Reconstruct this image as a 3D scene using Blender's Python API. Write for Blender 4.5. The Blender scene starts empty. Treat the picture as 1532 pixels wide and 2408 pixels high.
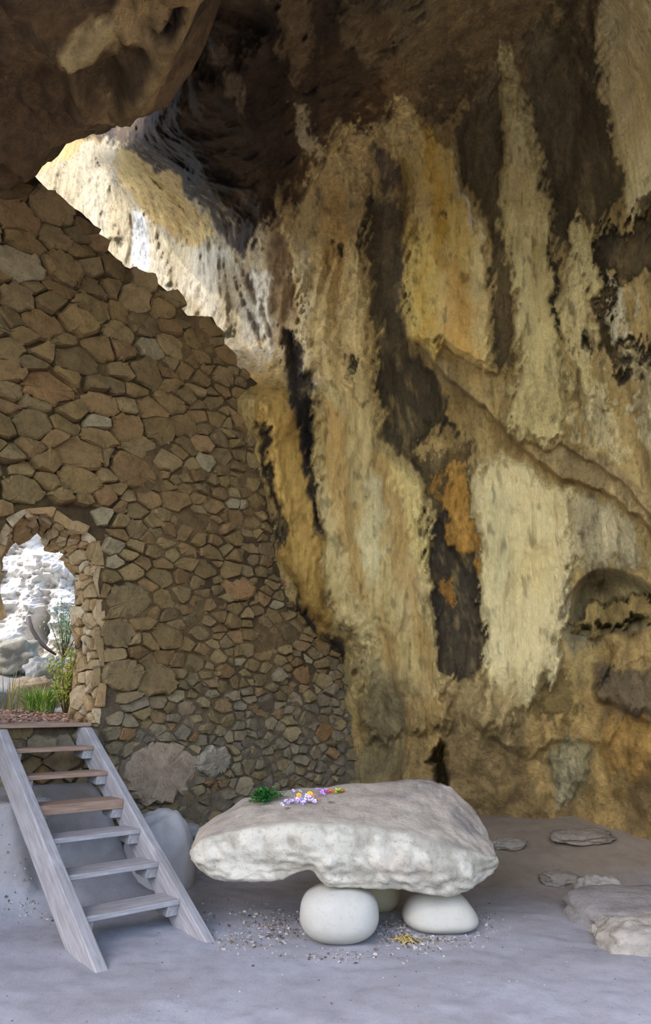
import bpy, math, random
import numpy as np
from mathutils import Vector

random.seed(7)
RNG = np.random.default_rng(11)
scene = bpy.context.scene
COL = scene.collection

# ------------------------------------------------------------------ camera
F, CX, CY = 1750.0, 766.0, 1204.0
PITCH = math.radians(14.3)
EYE = 1.6
SP, CP = math.sin(PITCH), math.cos(PITCH)
cam_d = bpy.data.cameras.new('camera')
cam_d.sensor_fit = 'VERTICAL'
cam_d.sensor_height = 36.0
cam_d.lens = F / 2408.0 * 36.0
cam_d.clip_start = 0.05
cam_d.clip_end = 400
cam = bpy.data.objects.new('camera', cam_d)
COL.objects.link(cam)
cam.location = (0, 0, EYE)
cam.rotation_euler = (math.radians(90) + PITCH, 0, 0)
scene.camera = cam

# ------------------------------------------------------------------ sky, sun, exposure
world = bpy.data.worlds.new('sky')
scene.world = world
world.use_nodes = True
wn = world.node_tree
wn.nodes.clear()
w_out = wn.nodes.new('ShaderNodeOutputWorld')
w_bg = wn.nodes.new('ShaderNodeBackground')
w_sky = wn.nodes.new('ShaderNodeTexSky')
w_sky.sky_type = 'NISHITA'
w_sky.sun_disc = False
w_sky.sun_elevation = math.radians(47)
w_sky.sun_rotation = math.radians(227)
w_sky.air_density = 1.0
w_sky.dust_density = 2.0
w_bg.inputs['Strength'].default_value = 0.46
wn.links.new(w_sky.outputs[0], w_bg.inputs['Color'])
wn.links.new(w_bg.outputs[0], w_out.inputs['Surface'])

sun_d = bpy.data.lights.new('sun', 'SUN')
sun_d.energy = 1.6
sun_d.angle = math.radians(0.6)
sun_d.color = (1.0, 0.93, 0.82)
sun = bpy.data.objects.new('sun', sun_d)
COL.objects.link(sun)
SUN_DIR = Vector((-0.50, -0.46, 0.73)).normalized()      # towards the sun
sun.rotation_euler = SUN_DIR.to_track_quat('Z', 'Y').to_euler()
sun.location = (-20, 0, 30)

vs = scene.view_settings
vs.view_transform = 'Standard'
vs.look = 'None'
vs.gamma = 1.0
vs.use_curve_mapping = False
vs.exposure = 1.05


# ------------------------------------------------------------------ helpers: pixels to places
def ray(px, py):
    x = (np.asarray(px, float) - CX) / F
    y = (CY - np.asarray(py, float)) / F
    return x, CP - y * SP, SP + y * CP


def at(px, py, Y):
    dx, dy, dz = ray(px, py)
    t = Y / dy
    return np.stack(np.broadcast_arrays(dx * t, Y + 0 * dx, EYE + dz * t), -1)


def at_z(px, py, z):
    dx, dy, dz = ray(px, py)
    t = (z - EYE) / dz
    return np.array([dx * t, dy * t, z])


def lin(c):
    out = []
    for v in c:
        v = v / 255.0
        out.append(v / 12.92 if v <= 0.04045 else ((v + 0.055) / 1.055) ** 2.4)
    return np.array(out)


# ------------------------------------------------------------------ helpers: noise
def _h(ix, iy, iz, seed):
    n = (ix.astype(np.int64) * 374761393 + iy.astype(np.int64) * 668265263 +
         iz.astype(np.int64) * 2147483647 + seed * 974711) & 0xFFFFFFFF
    n = ((n ^ (n >> 13)) * 1274126177) & 0xFFFFFFFF
    n = ((n ^ (n >> 16)) * 2246822519) & 0xFFFFFFFF
    return ((n ^ (n >> 15)) & 0xFFFFFF) / float(0xFFFFFF)


def vnoise(x, y, z=None, seed=0):
    x = np.asarray(x, float)
    y = np.asarray(y, float)
    ix, iy = np.floor(x), np.floor(y)
    fx, fy = x - ix, y - iy
    fx = fx * fx * (3 - 2 * fx)
    fy = fy * fy * (3 - 2 * fy)
    if z is None:
        zz = np.zeros_like(ix)
        a = _h(ix, iy, zz, seed); b = _h(ix + 1, iy, zz, seed)
        c = _h(ix, iy + 1, zz, seed); d = _h(ix + 1, iy + 1, zz, seed)
        return (a + (b - a) * fx) * (1 - fy) + (c + (d - c) * fx) * fy
    z = np.asarray(z, float)
    iz = np.floor(z)
    fz = z - iz
    fz = fz * fz * (3 - 2 * fz)
    r = []
    for k in (0, 1):
        a = _h(ix, iy, iz + k, seed); b = _h(ix + 1, iy, iz + k, seed)
        c = _h(ix, iy + 1, iz + k, seed); d = _h(ix + 1, iy + 1, iz + k, seed)
        r.append((a + (b - a) * fx) * (1 - fy) + (c + (d - c) * fx) * fy)
    return r[0] + (r[1] - r[0]) * fz


def fbm(x, y, z=None, seed=0, octaves=4, ridge=False):
    tot = 0.0; amp = 1.0; norm = 0.0; f = 1.0
    for o in range(octaves):
        n = vnoise(x * f, y * f, None if z is None else z * f, seed + o * 17)
        n = n * 2 - 1
        if ridge:
            n = 1 - 2 * np.abs(n)
        tot = tot + n * amp
        norm += amp
        amp *= 0.5; f *= 2.03
    return tot / norm


def sstep(a, b, x):
    t = np.clip((x - a) / (b - a), 0, 1)
    return t * t * (3 - 2 * t)


def sd_poly(X, Y, poly):
    """signed distance, positive inside"""
    P = np.asarray(poly, float)
    d2 = np.full(X.shape, 1e18)
    ins = np.zeros(X.shape, bool)
    n = len(P)
    for i in range(n):
        ax, ay = P[i]; bx, by = P[(i + 1) % n]
        ex, ey = bx - ax, by - ay
        wx, wy = X - ax, Y - ay
        t = np.clip((wx * ex + wy * ey) / (ex * ex + ey * ey + 1e-12), 0, 1)
        dx, dy = wx - ex * t, wy - ey * t
        d2 = np.minimum(d2, dx * dx + dy * dy)
        c = ((ay <= Y) & (by > Y)) | ((by <= Y) & (ay > Y))
        with np.errstate(divide='ignore', invalid='ignore'):
            xi = ax + (Y - ay) * ex / (ey if ey != 0 else 1e-12)
        ins ^= c & (X < xi)
    d = np.sqrt(d2)
    return np.where(ins, d, -d)


def d_line(X, Y, pts):
    """distance to an open polyline and signed side (+ = left of travel in x-right, y-down)"""
    P = np.asarray(pts, float)
    d2 = np.full(X.shape, 1e18); side = np.zeros(X.shape); along = np.zeros(X.shape)
    n = len(P)
    for i in range(n - 1):
        ax, ay = P[i]; bx, by = P[i + 1]
        ex, ey = bx - ax, by - ay
        wx, wy = X - ax, Y - ay
        t = np.clip((wx * ex + wy * ey) / (ex * ex + ey * ey + 1e-12), 0, 1)
        dx, dy = wx - ex * t, wy - ey * t
        q = dx * dx + dy * dy
        m = q < d2
        d2 = np.where(m, q, d2)
        side = np.where(m, np.sign(ex * wy - ey * wx), side)
        along = np.where(m, (i + t) / (n - 1), along)
    return np.sqrt(d2), side, along


# ------------------------------------------------------------------ helpers: objects
def mesh_obj(name, verts, faces, mat, parent=None, smooth=True, attrs=None):
    me = bpy.data.meshes.new(name)
    if isinstance(verts, np.ndarray):
        verts = verts.tolist()
    if isinstance(faces, np.ndarray):
        faces = faces.tolist()
    me.from_pydata(verts, [], faces)
    if attrs:
        for an, arr in attrs.items():
            arr = np.asarray(arr, np.float32)
            a = me.attributes.new(an, 'FLOAT_COLOR', 'POINT')
            buf = np.ones((len(me.vertices), 4), np.float32)
            buf[:, :3] = arr
            a.data.foreach_set('color', buf.ravel())
    if smooth:
        me.polygons.foreach_set('use_smooth', np.ones(len(me.polygons), bool))
    if mat is not None:
        me.materials.append(mat)
    me.update()
    o = bpy.data.objects.new(name, me)
    COL.objects.link(o)
    if parent is not None:
        o.parent = parent
    return o


def empty(name, loc=(0, 0, 0)):
    o = bpy.data.objects.new(name, None)
    o.empty_display_size = 0.1
    o.location = loc
    COL.objects.link(o)
    return o


def tag(o, label=None, cat=None, group=None, kind=None):
    if label: o['label'] = label
    if cat: o['category'] = cat
    if group: o['group'] = group
    if kind: o['kind'] = kind
    return o


def recentre(o, p):
    """move the mesh origin to p (o has no rotation, no parent)"""
    p = Vector(p)
    for v in o.data.vertices:
        v.co -= p
    o.location = p


class MB:
    def __init__(self):
        self.v = []; self.f = []; self.c = []

    def add(self, verts, faces, col=(1, 1, 1)):
        b = len(self.v)
        self.v += [tuple(map(float, p)) for p in verts]
        self.f += [tuple(b + i for i in q) for q in faces]
        self.c += [tuple(col)] * len(verts)

    def build(self, name, mat, parent=None, smooth=False, attr=None):
        return mesh_obj(name, self.v, self.f, mat, parent, smooth, {attr: np.array(self.c)} if attr else None)


# ------------------------------------------------------------------ helpers: materials
def new_mat(name):
    m = bpy.data.materials.new(name)
    m.use_nodes = True
    nt = m.node_tree
    nt.nodes.clear()
    out = nt.nodes.new('ShaderNodeOutputMaterial')
    b = nt.nodes.new('ShaderNodeBsdfPrincipled')
    nt.links.new(b.outputs[0], out.inputs[0])
    b.inputs['Roughness'].default_value = 0.9
    b.inputs['Specular IOR Level'].default_value = 0.25
    return m, nt, b


def N(nt, t, **kw):
    n = nt.nodes.new(t)
    for k, v in kw.items():
        setattr(n, k, v)
    return n


def coords(nt, scale=(1, 1, 1), rot=(0, 0, 0), obj=False):
    if obj:
        g = N(nt, 'ShaderNodeTexCoord').outputs['Object']
    else:
        g = N(nt, 'ShaderNodeNewGeometry').outputs['Position']
    mp = N(nt, 'ShaderNodeMapping')
    mp.inputs['Scale'].default_value = scale
    mp.inputs['Rotation'].default_value = rot
    nt.links.new(g, mp.inputs['Vector'])
    return mp.outputs[0]


def noise(nt, vec, scale, detail=4, rough=0.55, dist=0.0):
    n = N(nt, 'ShaderNodeTexNoise')
    n.inputs['Scale'].default_value = scale
    n.inputs['Detail'].default_value = detail
    n.inputs['Roughness'].default_value = rough
    n.inputs['Distortion'].default_value = dist
    nt.links.new(vec, n.inputs['Vector'])
    return n.outputs['Fac']


def ramp(nt, fac, stops):
    r = N(nt, 'ShaderNodeValToRGB')
    e = r.color_ramp.elements
    while len(e) < len(stops):
        e.new(0.5)
    for i, (p, c) in enumerate(stops):
        e[i].position = p
        if isinstance(c, (int, float)):
            c = (c, c, c)
        e[i].color = (c[0], c[1], c[2], 1)
    nt.links.new(fac, r.inputs[0])
    return r.outputs[0]


def mixc(nt, a, b, fac=1.0, mode='MULTIPLY'):
    m = N(nt, 'ShaderNodeMix', data_type='RGBA', blend_type=mode)
    if isinstance(fac, (int, float)):
        m.inputs[0].default_value = fac
    else:
        nt.links.new(fac, m.inputs[0])
    for s, v in ((6, a), (7, b)):
        if hasattr(v, 'is_output') or hasattr(v, 'links'):
            nt.links.new(v, m.inputs[s])
        else:
            m.inputs[s].default_value = (v[0], v[1], v[2], 1)
    return m.outputs[2]


def mth(nt, op, a, b=None):
    m = N(nt, 'ShaderNodeMath', operation=op)
    for i, v in enumerate((a, b)):
        if v is None: continue
        if isinstance(v, (int, float)):
            m.inputs[i].default_value = v
        else:
            nt.links.new(v, m.inputs[i])
    return m.outputs[0]


def bump(nt, bsdf, h, strength=0.5, dist=0.03, prev=None):
    b = N(nt, 'ShaderNodeBump')
    b.inputs['Strength'].default_value = strength
    b.inputs['Distance'].default_value = dist
    nt.links.new(h, b.inputs['Height'])
    if prev is not None:
        nt.links.new(prev, b.inputs['Normal'])
    nt.links.new(b.outputs[0], bsdf.inputs['Normal'])
    return b.outputs[0]


def attr(nt, name):
    a = N(nt, 'ShaderNodeAttribute', attribute_name=name)
    return a.outputs['Color']


def mat_cave():
    m, nt, b = new_mat('cave_rock')
    c = attr(nt, 'rock')
    streak = coords(nt, (9, 9, 1.6))
    iso = coords(nt)
    fine = coords(nt, (30, 30, 7))
    v1 = ramp(nt, noise(nt, streak, 1.0, 6, 0.68, 0.6), [(0.28, 0.5), (0.5, 1.0), (0.75, 1.3)])
    v2 = ramp(nt, noise(nt, iso, 14, 6, 0.72), [(0.3, 0.58), (0.5, 1.0), (0.72, 1.28)])
    v3 = ramp(nt, noise(nt, fine, 1.0, 4, 0.65, 0.8), [(0.30, 0.38), (0.43, 1.0), (0.62, 1.0), (0.74, 1.35)])
    rg = N(nt, 'ShaderNodeSeparateColor')
    nt.links.new(attr(nt, 'rough'), rg.inputs[0])
    sg = rg.outputs[1]
    rg = rg.outputs[0]
    v4 = ramp(nt, noise(nt, iso, 4.5, 7, 0.7, 0.5), [(0.3, 0.5), (0.5, 1.0), (0.7, 1.35)])
    v5 = ramp(nt, noise(nt, iso, 34, 4, 0.65), [(0.32, 0.45), (0.43, 1.0), (0.66, 1.0), (0.76, 1.3)])
    inv = mth(nt, 'SUBTRACT', 1.0, sg)
    c = mixc(nt, c, v1, mth(nt, 'MULTIPLY', mth(nt, 'MULTIPLY', rg, sg), 0.6))
    c = mixc(nt, c, v2, mth(nt, 'MULTIPLY', rg, 0.75))
    c = mixc(nt, c, v3, mth(nt, 'MULTIPLY', mth(nt, 'MULTIPLY', rg, sg), 0.7))
    c = mixc(nt, c, v4, mth(nt, 'MULTIPLY', inv, 0.75))
    c = mixc(nt, c, v5, mth(nt, 'MULTIPLY', inv, 0.7))
    nt.links.new(c, b.inputs['Base Color'])
    p = bump(nt, b, mth(nt, 'MULTIPLY', noise(nt, streak, 2.5, 6, 0.68, 0.5), sg), 0.65, 0.08)
    p = bump(nt, b, mth(nt, 'MULTIPLY', noise(nt, iso, 5, 8, 0.7, 0.4), inv), 0.8, 0.14, p)
    hh = mth(nt, 'MULTIPLY', noise(nt, iso, 11, 8, 0.72), rg)
    p = bump(nt, b, hh, 0.75, 0.08, p)
    return m


def mat_attr(name, an, nscale=8, amt=0.6, bstr=0.5, bdist=0.02, rough=0.9, fine=40):
    m, nt, b = new_mat(name)
    b.inputs['Roughness'].default_value = rough
    c = attr(nt, an)
    iso = coords(nt)
    v = ramp(nt, noise(nt, iso, nscale, 6, 0.65), [(0.28, 0.55), (0.5, 1.0), (0.75, 1.3)])
    w = ramp(nt, noise(nt, iso, fine, 3, 0.6), [(0.32, 0.55), (0.44, 1.0), (1.0, 1.08)])
    c = mixc(nt, c, v, amt)
    c = mixc(nt, c, w, amt * 0.8)
    nt.links.new(c, b.inputs['Base Color'])
    p = bump(nt, b, noise(nt, iso, nscale * 1.3, 8, 0.7), bstr, bdist)
    return m


def mat_floor():
    m, nt, b = new_mat('cave_floor_dust')
    iso = coords(nt)
    base = ramp(nt, noise(nt, iso, 0.9, 5, 0.6), [(0.3, lin((141, 137, 140))), (0.7, lin((165, 163, 169)))])
    v = ramp(nt, noise(nt, iso, 9, 6, 0.7), [(0.3, 0.8), (0.5, 1.0), (0.75, 1.1)])
    w = ramp(nt, noise(nt, iso, 70, 3, 0.6), [(0.3, 0.6), (0.38, 1.0), (0.72, 1.0), (0.8, 1.25)])
    c = mixc(nt, base, v, 0.8)
    c = mixc(nt, c, w, 0.7)
    floor_tint = attr(nt, 'earth')
    c = mixc(nt, c, floor_tint, 1.0)
    nt.links.new(c, b.inputs['Base Color'])
    p = bump(nt, b, noise(nt, iso, 7, 7, 0.7), 0.22, 0.025)
    bump(nt, b, noise(nt, iso, 60, 4, 0.6), 0.25, 0.008, p)
    return m


def mat_wood(name, c0, c1, grain_scale=1.0):
    m, nt, b = new_mat(name)
    b.inputs['Roughness'].default_value = 0.8
    st = coords(nt, (2.2 * grain_scale, 30, 30), obj=True)
    iso = coords(nt, obj=True)
    g = noise(nt, st, 1.5, 6, 0.65, 0.4)
    c = ramp(nt, g, [(0.3, lin(c0)), (0.65, lin(c1))])
    v = ramp(nt, noise(nt, iso, 5, 4, 0.6), [(0.3, 0.82), (0.7, 1.1)])
    c = mixc(nt, c, v, 0.8)
    nt.links.new(c, b.inputs['Base Color'])
    bump(nt, b, g, 0.3, 0.01)
    return m


def mat_plain(name, c, rough=0.8, var=0.3, scale=20, sss=False):
    m, nt, b = new_mat(name)
    b.inputs['Roughness'].default_value = rough
    iso = coords(nt)
    v = ramp(nt, noise(nt, iso, scale, 3, 0.6), [(0.3, 1 - var), (0.7, 1 + var)])
    col = mixc(nt, lin(c), v, 1.0)
    nt.links.new(col, b.inputs['Base Color'])
    return m


M_CAVE = mat_cave()
M_STONE = mat_attr('rubble_stone', 'tint', 9, 0.8, 0.9, 0.05)
M_MORTAR = mat_attr('mud_mortar', 'tint', 9, 0.9, 1.0, 0.07)
M_ROCK = mat_attr('loose_rock', 'tint', 7, 0.6, 0.85, 0.03)
M_PALE = mat_attr('pale_limestone', 'tint', 3.0, 0.45, 0.7, 0.06, fine=14)
M_SMOOTH = mat_attr('smooth_boulder', 'tint', 6, 0.22, 0.2, 0.006)
M_FLOOR = mat_floor()
M_WOOD = mat_wood('weathered_wood', (132, 127, 126), (168, 162, 162))
M_WOOD_BROWN = mat_wood('brown_wood', (122, 96, 80), (160, 132, 112))
M_BITS = mat_attr('chips', 'tint', 20, 0.4, 0.2, 0.005)

# ------------------------------------------------------------------ stair and masonry frame
AX = np.array([-0.65, 0.76]); AX = AX / np.linalg.norm(AX)       # up the stairs, into the wall
LT = np.array([0.76, 0.65]); LT = LT / np.linalg.norm(LT)        # along the wall to the right
S0 = np.array([-1.61, 5.50])                                     # nose of the lowest tread, near end
RUN, RISE = 0.336, 0.20
W0 = S0 + 2.14 * AX                                              # on the wall face
LAND = 7 * RISE


def wall_pt(s, z, d=0.0):
    s = np.asarray(s, float); z = np.asarray(z, float)
    x = W0[0] + s * LT[0] - d * AX[0]
    y = W0[1] + s * LT[1] - d * AX[1]
    return np.stack(np.broadcast_arrays(x, y, z), -1)


def wall_hit(px, py):
    """pixel -> (s, z, worldY) on the masonry plane"""
    dx, dy, dz = ray(px, py)
    t = (W0[0] * AX[0] + W0[1] * AX[1]) / (dx * AX[0] + dy * AX[1])
    X, Y, Z = dx * t, dy * t, EYE + dz * t
    s = (X - W0[0]) * LT[0] + (Y - W0[1]) * LT[1]
    return s, Z, Y


def project(P):
    P = np.asarray(P, float)
    x = P[..., 0]; y = P[..., 1]; z = P[..., 2] - EYE
    zc = y * CP + z * SP
    yc = -y * SP + z * CP
    return CX + F * x / zc, CY - F * yc / zc


# ================================================================== THE CAVE WALL
BOUND = [(545, 830), (565, 920), (600, 1040), (625, 1150), (650, 1300), (690, 1440), (740, 1500),
         (800, 1540), (822, 1650), (835, 1800), (840, 1950)]
WTOP = [(-400, 330), (0, 400), (85, 415), (120, 450), (190, 495), (228, 530), (240, 570), (290, 620),
        (345, 645), (400, 690), (440, 742), (500, 745), (522, 790), (545, 850)]


def build_cave():
    cp = [
        (960, 1830, 9.15), (1100, 1850, 8.8), (1250, 1930, 8.7), (1400, 1940, 8.4), (1532, 2000, 7.8),
        (1800, 2050, 6.2), (2300, 2100, 4.2),
        (930, 1600, 9.2), (1000, 1500, 8.95), (1200, 1500, 8.6), (1400, 1550, 8.2), (1532, 1500, 7.5),
        (1800, 1500, 6.0), (2300, 1500, 4.0),
        (880, 1200, 9.25), (900, 1000, 9.3), (1050, 1000, 9.05), (1200, 1000, 8.5), (1400, 1000, 7.9),
        (1532, 1000, 7.3), (1800, 1000, 5.8), (2300, 1000, 3.8),
        (750, 600, 9.8), (900, 600, 9.3), (1050, 600, 8.9), (1200, 600, 8.4), (1400, 600, 7.8),
        (1532, 600, 7.1), (1800, 600, 5.6), (2300, 600, 3.6),
        (740, 390, 9.4), (900, 270, 8.7), (1050, 250, 8.4), (1200, 200, 8.0), (1400, 200, 7.4), (1532, 200, 6.8),
        (1800, 200, 5.4),
        (600, 0, 5.7), (760, 0, 5.9), (900, 0, 6.3), (1050, 0, 6.8), (1200, 0, 7.0), (1400, 0, 6.8),
        (1532, 0, 6.2), (1800, 0, 5.2), (2300, 0, 3.6),
        (400, -300, 4.2), (600, -400, 4.2), (900, -400, 4.4), (1200, -400, 5.0), (1532, -400, 4.8), (2000, -400, 4.0),
        (300, -900, 2.8), (900, -900, 2.9), (1532, -900, 3.2), (2300, -900, 2.6),
        (400, 300, 7.7), (500, 200, 6.9), (600, 400, 8.6), (460, 440, 9.4), (560, 585, 9.9), (280, 345, 9.6),
        (100, 430, 16.0), (200, 450, 14.5), (300, 500, 13.0), (320, 600, 13.0), (400, 600, 12.1), (480, 700, 11.1),
        (560, 790, 10.3), (600, 860, 9.85), (350, 395, 10.1), (400, 470, 11.0), (430, 560, 11.8), (520, 560, 10.6),
        (0, 450, 18.0), (0, 800, 15.0), (150, 300, 16.0), (220, 300, 14.6), (200, 390, 14.4), (245, 385, 13.6), (285, 430, 12.8), (230, 520, 14.0), (300, 900, 12.5), (450, 1000, 11.2), (640, 750, 9.8),
    ]
    for (bx, by) in BOUND[1:]:
        _, _, wy = wall_hit(bx, by)
        cp.append((bx, by, float(wy)))
        cp.append((bx + 70, by, float(wy) - 0.12))
        cp.append((bx - 80, by, float(wy) + 0.55))
    cp = np.array(cp, float)
    P = cp[:, :2] / 500.0
    n = len(P)

    def phi(r2):
        return 0.5 * r2 * np.log(r2 + 1e-12)
    D = ((P[:, None] - P[None]) ** 2).sum(-1)
    A = np.zeros((n + 3, n + 3))
    A[:n, :n] = phi(D) + np.eye(n) * 0.004
    A[:n, n] = 1; A[:n, n + 1:] = P
    A[n, :n] = 1; A[n + 1:, :n] = P.T
    rhs = np.concatenate([np.log(cp[:, 2]), np.zeros(3)])
    sol = np.linalg.solve(A, rhs)

    gx = np.concatenate([np.arange(-300, 0, 20), np.arange(0, 1540, 3.5), np.arange(1560, 2320, 22)])
    gy = np.concatenate([np.arange(-900, -20, 22), np.arange(-10, 1960, 3.5), np.arange(1975, 2200, 15)])
    nx, ny = len(gx), len(gy)
    PX, PY = np.meshgrid(gx, gy)
    PX = PX.ravel(); PY = PY.ravel()
    Q = np.stack([PX, PY], -1) / 500.0
    lg = sol[n] + Q @ sol[n + 1:]
    for i in range(n):
        lg += sol[i] * phi(((Q - P[i]) ** 2).sum(-1))
    Y = np.exp(lg)
    Y = np.clip(Y, 2.0, 22)

    base = at(PX, PY, Y)
    X0, Y0, Z0 = base[:, 0], base[:, 1], base[:, 2]

    # ragged coordinates: the stains and drapes have torn, fibrous edges
    fx = fbm(PX / 26, PY / 60, seed=3, octaves=4)
    fy = fbm(PX / 40, PY / 50, seed=5, octaves=4)
    fib = fbm((PX + PY * 0.45) / 9.0, (PY - PX * 0.3) / 36.0, seed=9, octaves=3)
    hf = fbm(PX / 9.0, PY / 12.0, seed=12, octaves=2)
    WX = PX + fx * 28 + fib * 20 + hf * 8
    WY = PY + fy * 34 + fib * 20 + hf * 10

    col = np.zeros((len(PX), 3))
    n1 = fbm(PX / 60, PY / 240, seed=21, octaves=5)
    n2 = fbm(PX / 150, PY / 170, seed=22, octaves=5)
    tan0, tan1 = lin((150, 128, 82)), lin((182, 160, 108))
    t = sstep(-0.5, 0.5, n1)[:, None]
    col[:] = tan0 * (1 - t) + tan1 * t
    relief = np.zeros(len(PX))

    def patch(poly, c, rel=0.0, soft=5, rag=1.0, opac=1.0, var=0.0, c2=None):
        poly = np.asarray(poly, float)
        lo = poly.min(0) - 70; hi = poly.max(0) + 70
        m = (PX > lo[0]) & (PX < hi[0]) & (PY > lo[1]) & (PY < hi[1])
        idx = np.nonzero(m)[0]
        x = PX[idx] + (WX[idx] - PX[idx]) * rag
        y = PY[idx] + (WY[idx] - PY[idx]) * rag
        sd = sd_poly(x, y, poly)
        k = sstep(-soft, soft, sd) * opac
        cc = lin(c)[None]
        if c2 is not None:
            tt = sstep(-0.35, 0.35, n1[idx] * 0.8 + n2[idx] * 0.5)[:, None]
            cc = cc * (1 - tt) + lin(c2)[None] * tt
        col[idx] = col[idx] * (1 - k[:, None]) + cc * k[:, None]
        if rel:
            relief[idx] += rel * sstep(-soft, 16 + soft, sd)

    # ---- ceiling side
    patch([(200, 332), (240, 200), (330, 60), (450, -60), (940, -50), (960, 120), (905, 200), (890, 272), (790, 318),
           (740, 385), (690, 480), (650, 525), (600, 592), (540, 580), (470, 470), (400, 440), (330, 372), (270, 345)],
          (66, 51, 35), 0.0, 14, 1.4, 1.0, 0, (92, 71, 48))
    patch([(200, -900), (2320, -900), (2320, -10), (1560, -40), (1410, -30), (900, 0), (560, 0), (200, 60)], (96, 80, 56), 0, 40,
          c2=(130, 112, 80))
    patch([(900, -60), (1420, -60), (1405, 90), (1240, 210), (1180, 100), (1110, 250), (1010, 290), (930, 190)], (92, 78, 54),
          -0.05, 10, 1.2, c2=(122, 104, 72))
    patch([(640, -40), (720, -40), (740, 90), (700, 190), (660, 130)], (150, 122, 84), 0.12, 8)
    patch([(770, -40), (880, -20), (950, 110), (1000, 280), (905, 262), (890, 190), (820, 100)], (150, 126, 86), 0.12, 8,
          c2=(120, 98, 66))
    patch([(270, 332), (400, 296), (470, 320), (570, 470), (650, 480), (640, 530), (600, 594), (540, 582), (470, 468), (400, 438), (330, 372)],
          (40, 30, 20), 0, 12, 1.2, c2=(60, 46, 31))  # extra dark colour stands in for shade on this underside
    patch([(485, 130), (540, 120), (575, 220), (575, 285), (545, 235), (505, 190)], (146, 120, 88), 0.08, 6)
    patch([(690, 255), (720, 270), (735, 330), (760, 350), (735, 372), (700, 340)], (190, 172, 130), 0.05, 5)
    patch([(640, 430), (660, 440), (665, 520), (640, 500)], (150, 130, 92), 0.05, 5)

    # ---- cliff outside, beyond the masonry
    patch([(40, 430), (190, 350), (285, 335), (330, 400), (420, 470), (470, 470), (560, 590), (640, 720), (655, 800),
           (600, 870), (420, 1020), (300, 900), (-320, 900), (-320, 400)], (176, 165, 140), 0, 8, 1.0, c2=(158, 144, 114))
    patch([(284, 335), (335, 372), (430, 440), (520, 545), (500, 560), (425, 572), (350, 505), (325, 485), (300, 440),
           (272, 400)], (170, 142, 88), 0.0, 7, 1.0, c2=(196, 170, 112))
    patch([(400, 575), (440, 560), (560, 600), (640, 740), (640, 850), (590, 850), (520, 760), (430, 690)], (172, 158, 126), 0.06, 8,
          c2=(182, 172, 150))
    patch([(318, 505), (345, 520), (352, 640), (310, 640)], (190, 190, 190), 0.1, 4, 0.6)

    # ---- drapes
    patch([(560, 600), (660, 500), (720, 560), (720, 760), (660, 860), (625, 800), (600, 700)], (150, 126, 92), 0.0, 12, 1.3,
          c2=(200, 180, 140))
    A_ = [(740, 392), (800, 312), (878, 278), (872, 480), (862, 640), (885, 760), (885, 900), (905, 1010), (940, 1090),
          (1000, 1150), (1015, 1300), (1010, 1400), (1030, 1500), (1050, 1600), (1060, 1720), (850, 1760), (832, 1520),
          (770, 1450), (738, 1250), (735, 1050), (745, 950), (712, 820), (695, 650), (660, 520)]
    patch(A_, (196, 172, 118), 0.16, 6, 1.0, c2=(214, 190, 132))
    patch([(740, 900), (850, 880), (900, 1010), (940, 1090), (990, 1150), (1010, 1290), (1000, 1400), (1035, 1560), (1060, 1720),
           (850, 1760), (832, 1520), (770, 1450), (738, 1250), (736, 1060)], (176, 158, 108), 0.0, 25, 1.0, c2=(196, 178, 130))
    patch([(890, 285), (925, 215), (960, 232), (1005, 300), (1070, 335), (1095, 430), (1140, 530), (1168, 650), (1165, 790), (1158, 882),
           (1100, 850), (1050, 815), (1025, 852), (965, 790), (955, 650), (962, 500), (935, 400)], (206, 180, 108), 0.24, 4, 0.7,
          c2=(222, 200, 142))
    patch([(880, 320), (905, 330), (930, 400), (915, 480), (895, 400)], (112, 98, 76), -0.05, 6)
    patch([(1178, 95), (1205, 160), (1232, 210), (1250, 310), (1290, 430), (1312, 560), (1308, 640), (1318, 800), (1345, 900), (1335, 1000),
           (1300, 1062), (1240, 1050), (1180, 1000), (1212, 900), (1202, 700), (1182, 550), (1170, 450), (1182, 300)],
          (190, 174, 122), 0.15, 5, 1.0, c2=(204, 190, 138))
    patch([(1360, 480), (1400, 560), (1412, 640), (1392, 740), (1405, 870), (1445, 960), (1405, 985), (1362, 900), (1330, 820),
           (1308, 730), (1332, 610)], (214, 198, 142), 0.10, 5, 1.2, c2=(206, 190, 140))
    patch([(1420, -60), (1560, -60), (2320, -60), (2320, 470), (1540, 470), (1492, 520), (1470, 450), (1442, 330), (1412, 200)],
          (212, 194, 140), 0.12, 6, 1.0, c2=(226, 212, 162))
    # ochre and honey streaks on the drapes
    for pl, cc in [([(990, 290), (1030, 330), (1050, 480), (1040, 640), (1010, 560), (1005, 420)], (204, 160, 52)),
                   ([(1000, 580), (1030, 640), (1030, 840), (1000, 800), (985, 680)], (222, 186, 92)),
                   ([(1050, 600), (1090, 640), (1110, 760), (1130, 850), (1060, 810), (1040, 700)], (196, 146, 66)),
                   ([(760, 960), (800, 950), (820, 1150), (800, 1250), (770, 1120)], (174, 132, 66)),
                   ([(790, 1180), (830, 1200), (880, 1400), (870, 1440), (820, 1350)], (164, 128, 68)),
                   ([(880, 1060), (920, 1080), (960, 1250), (985, 1420), (1025, 1600), (990, 1600), (950, 1400), (910, 1220)], (164, 130, 74)),
                   ([(770, 420), (800, 420), (815, 640), (790, 760), (765, 600)], (210, 172, 100)),
                   ([(900, 1440), (930, 1500), (940, 1640), (905, 1640)], (166, 130, 78))]:
        patch(pl, cc, 0.0, 18, 0.9, 0.6)
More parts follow.
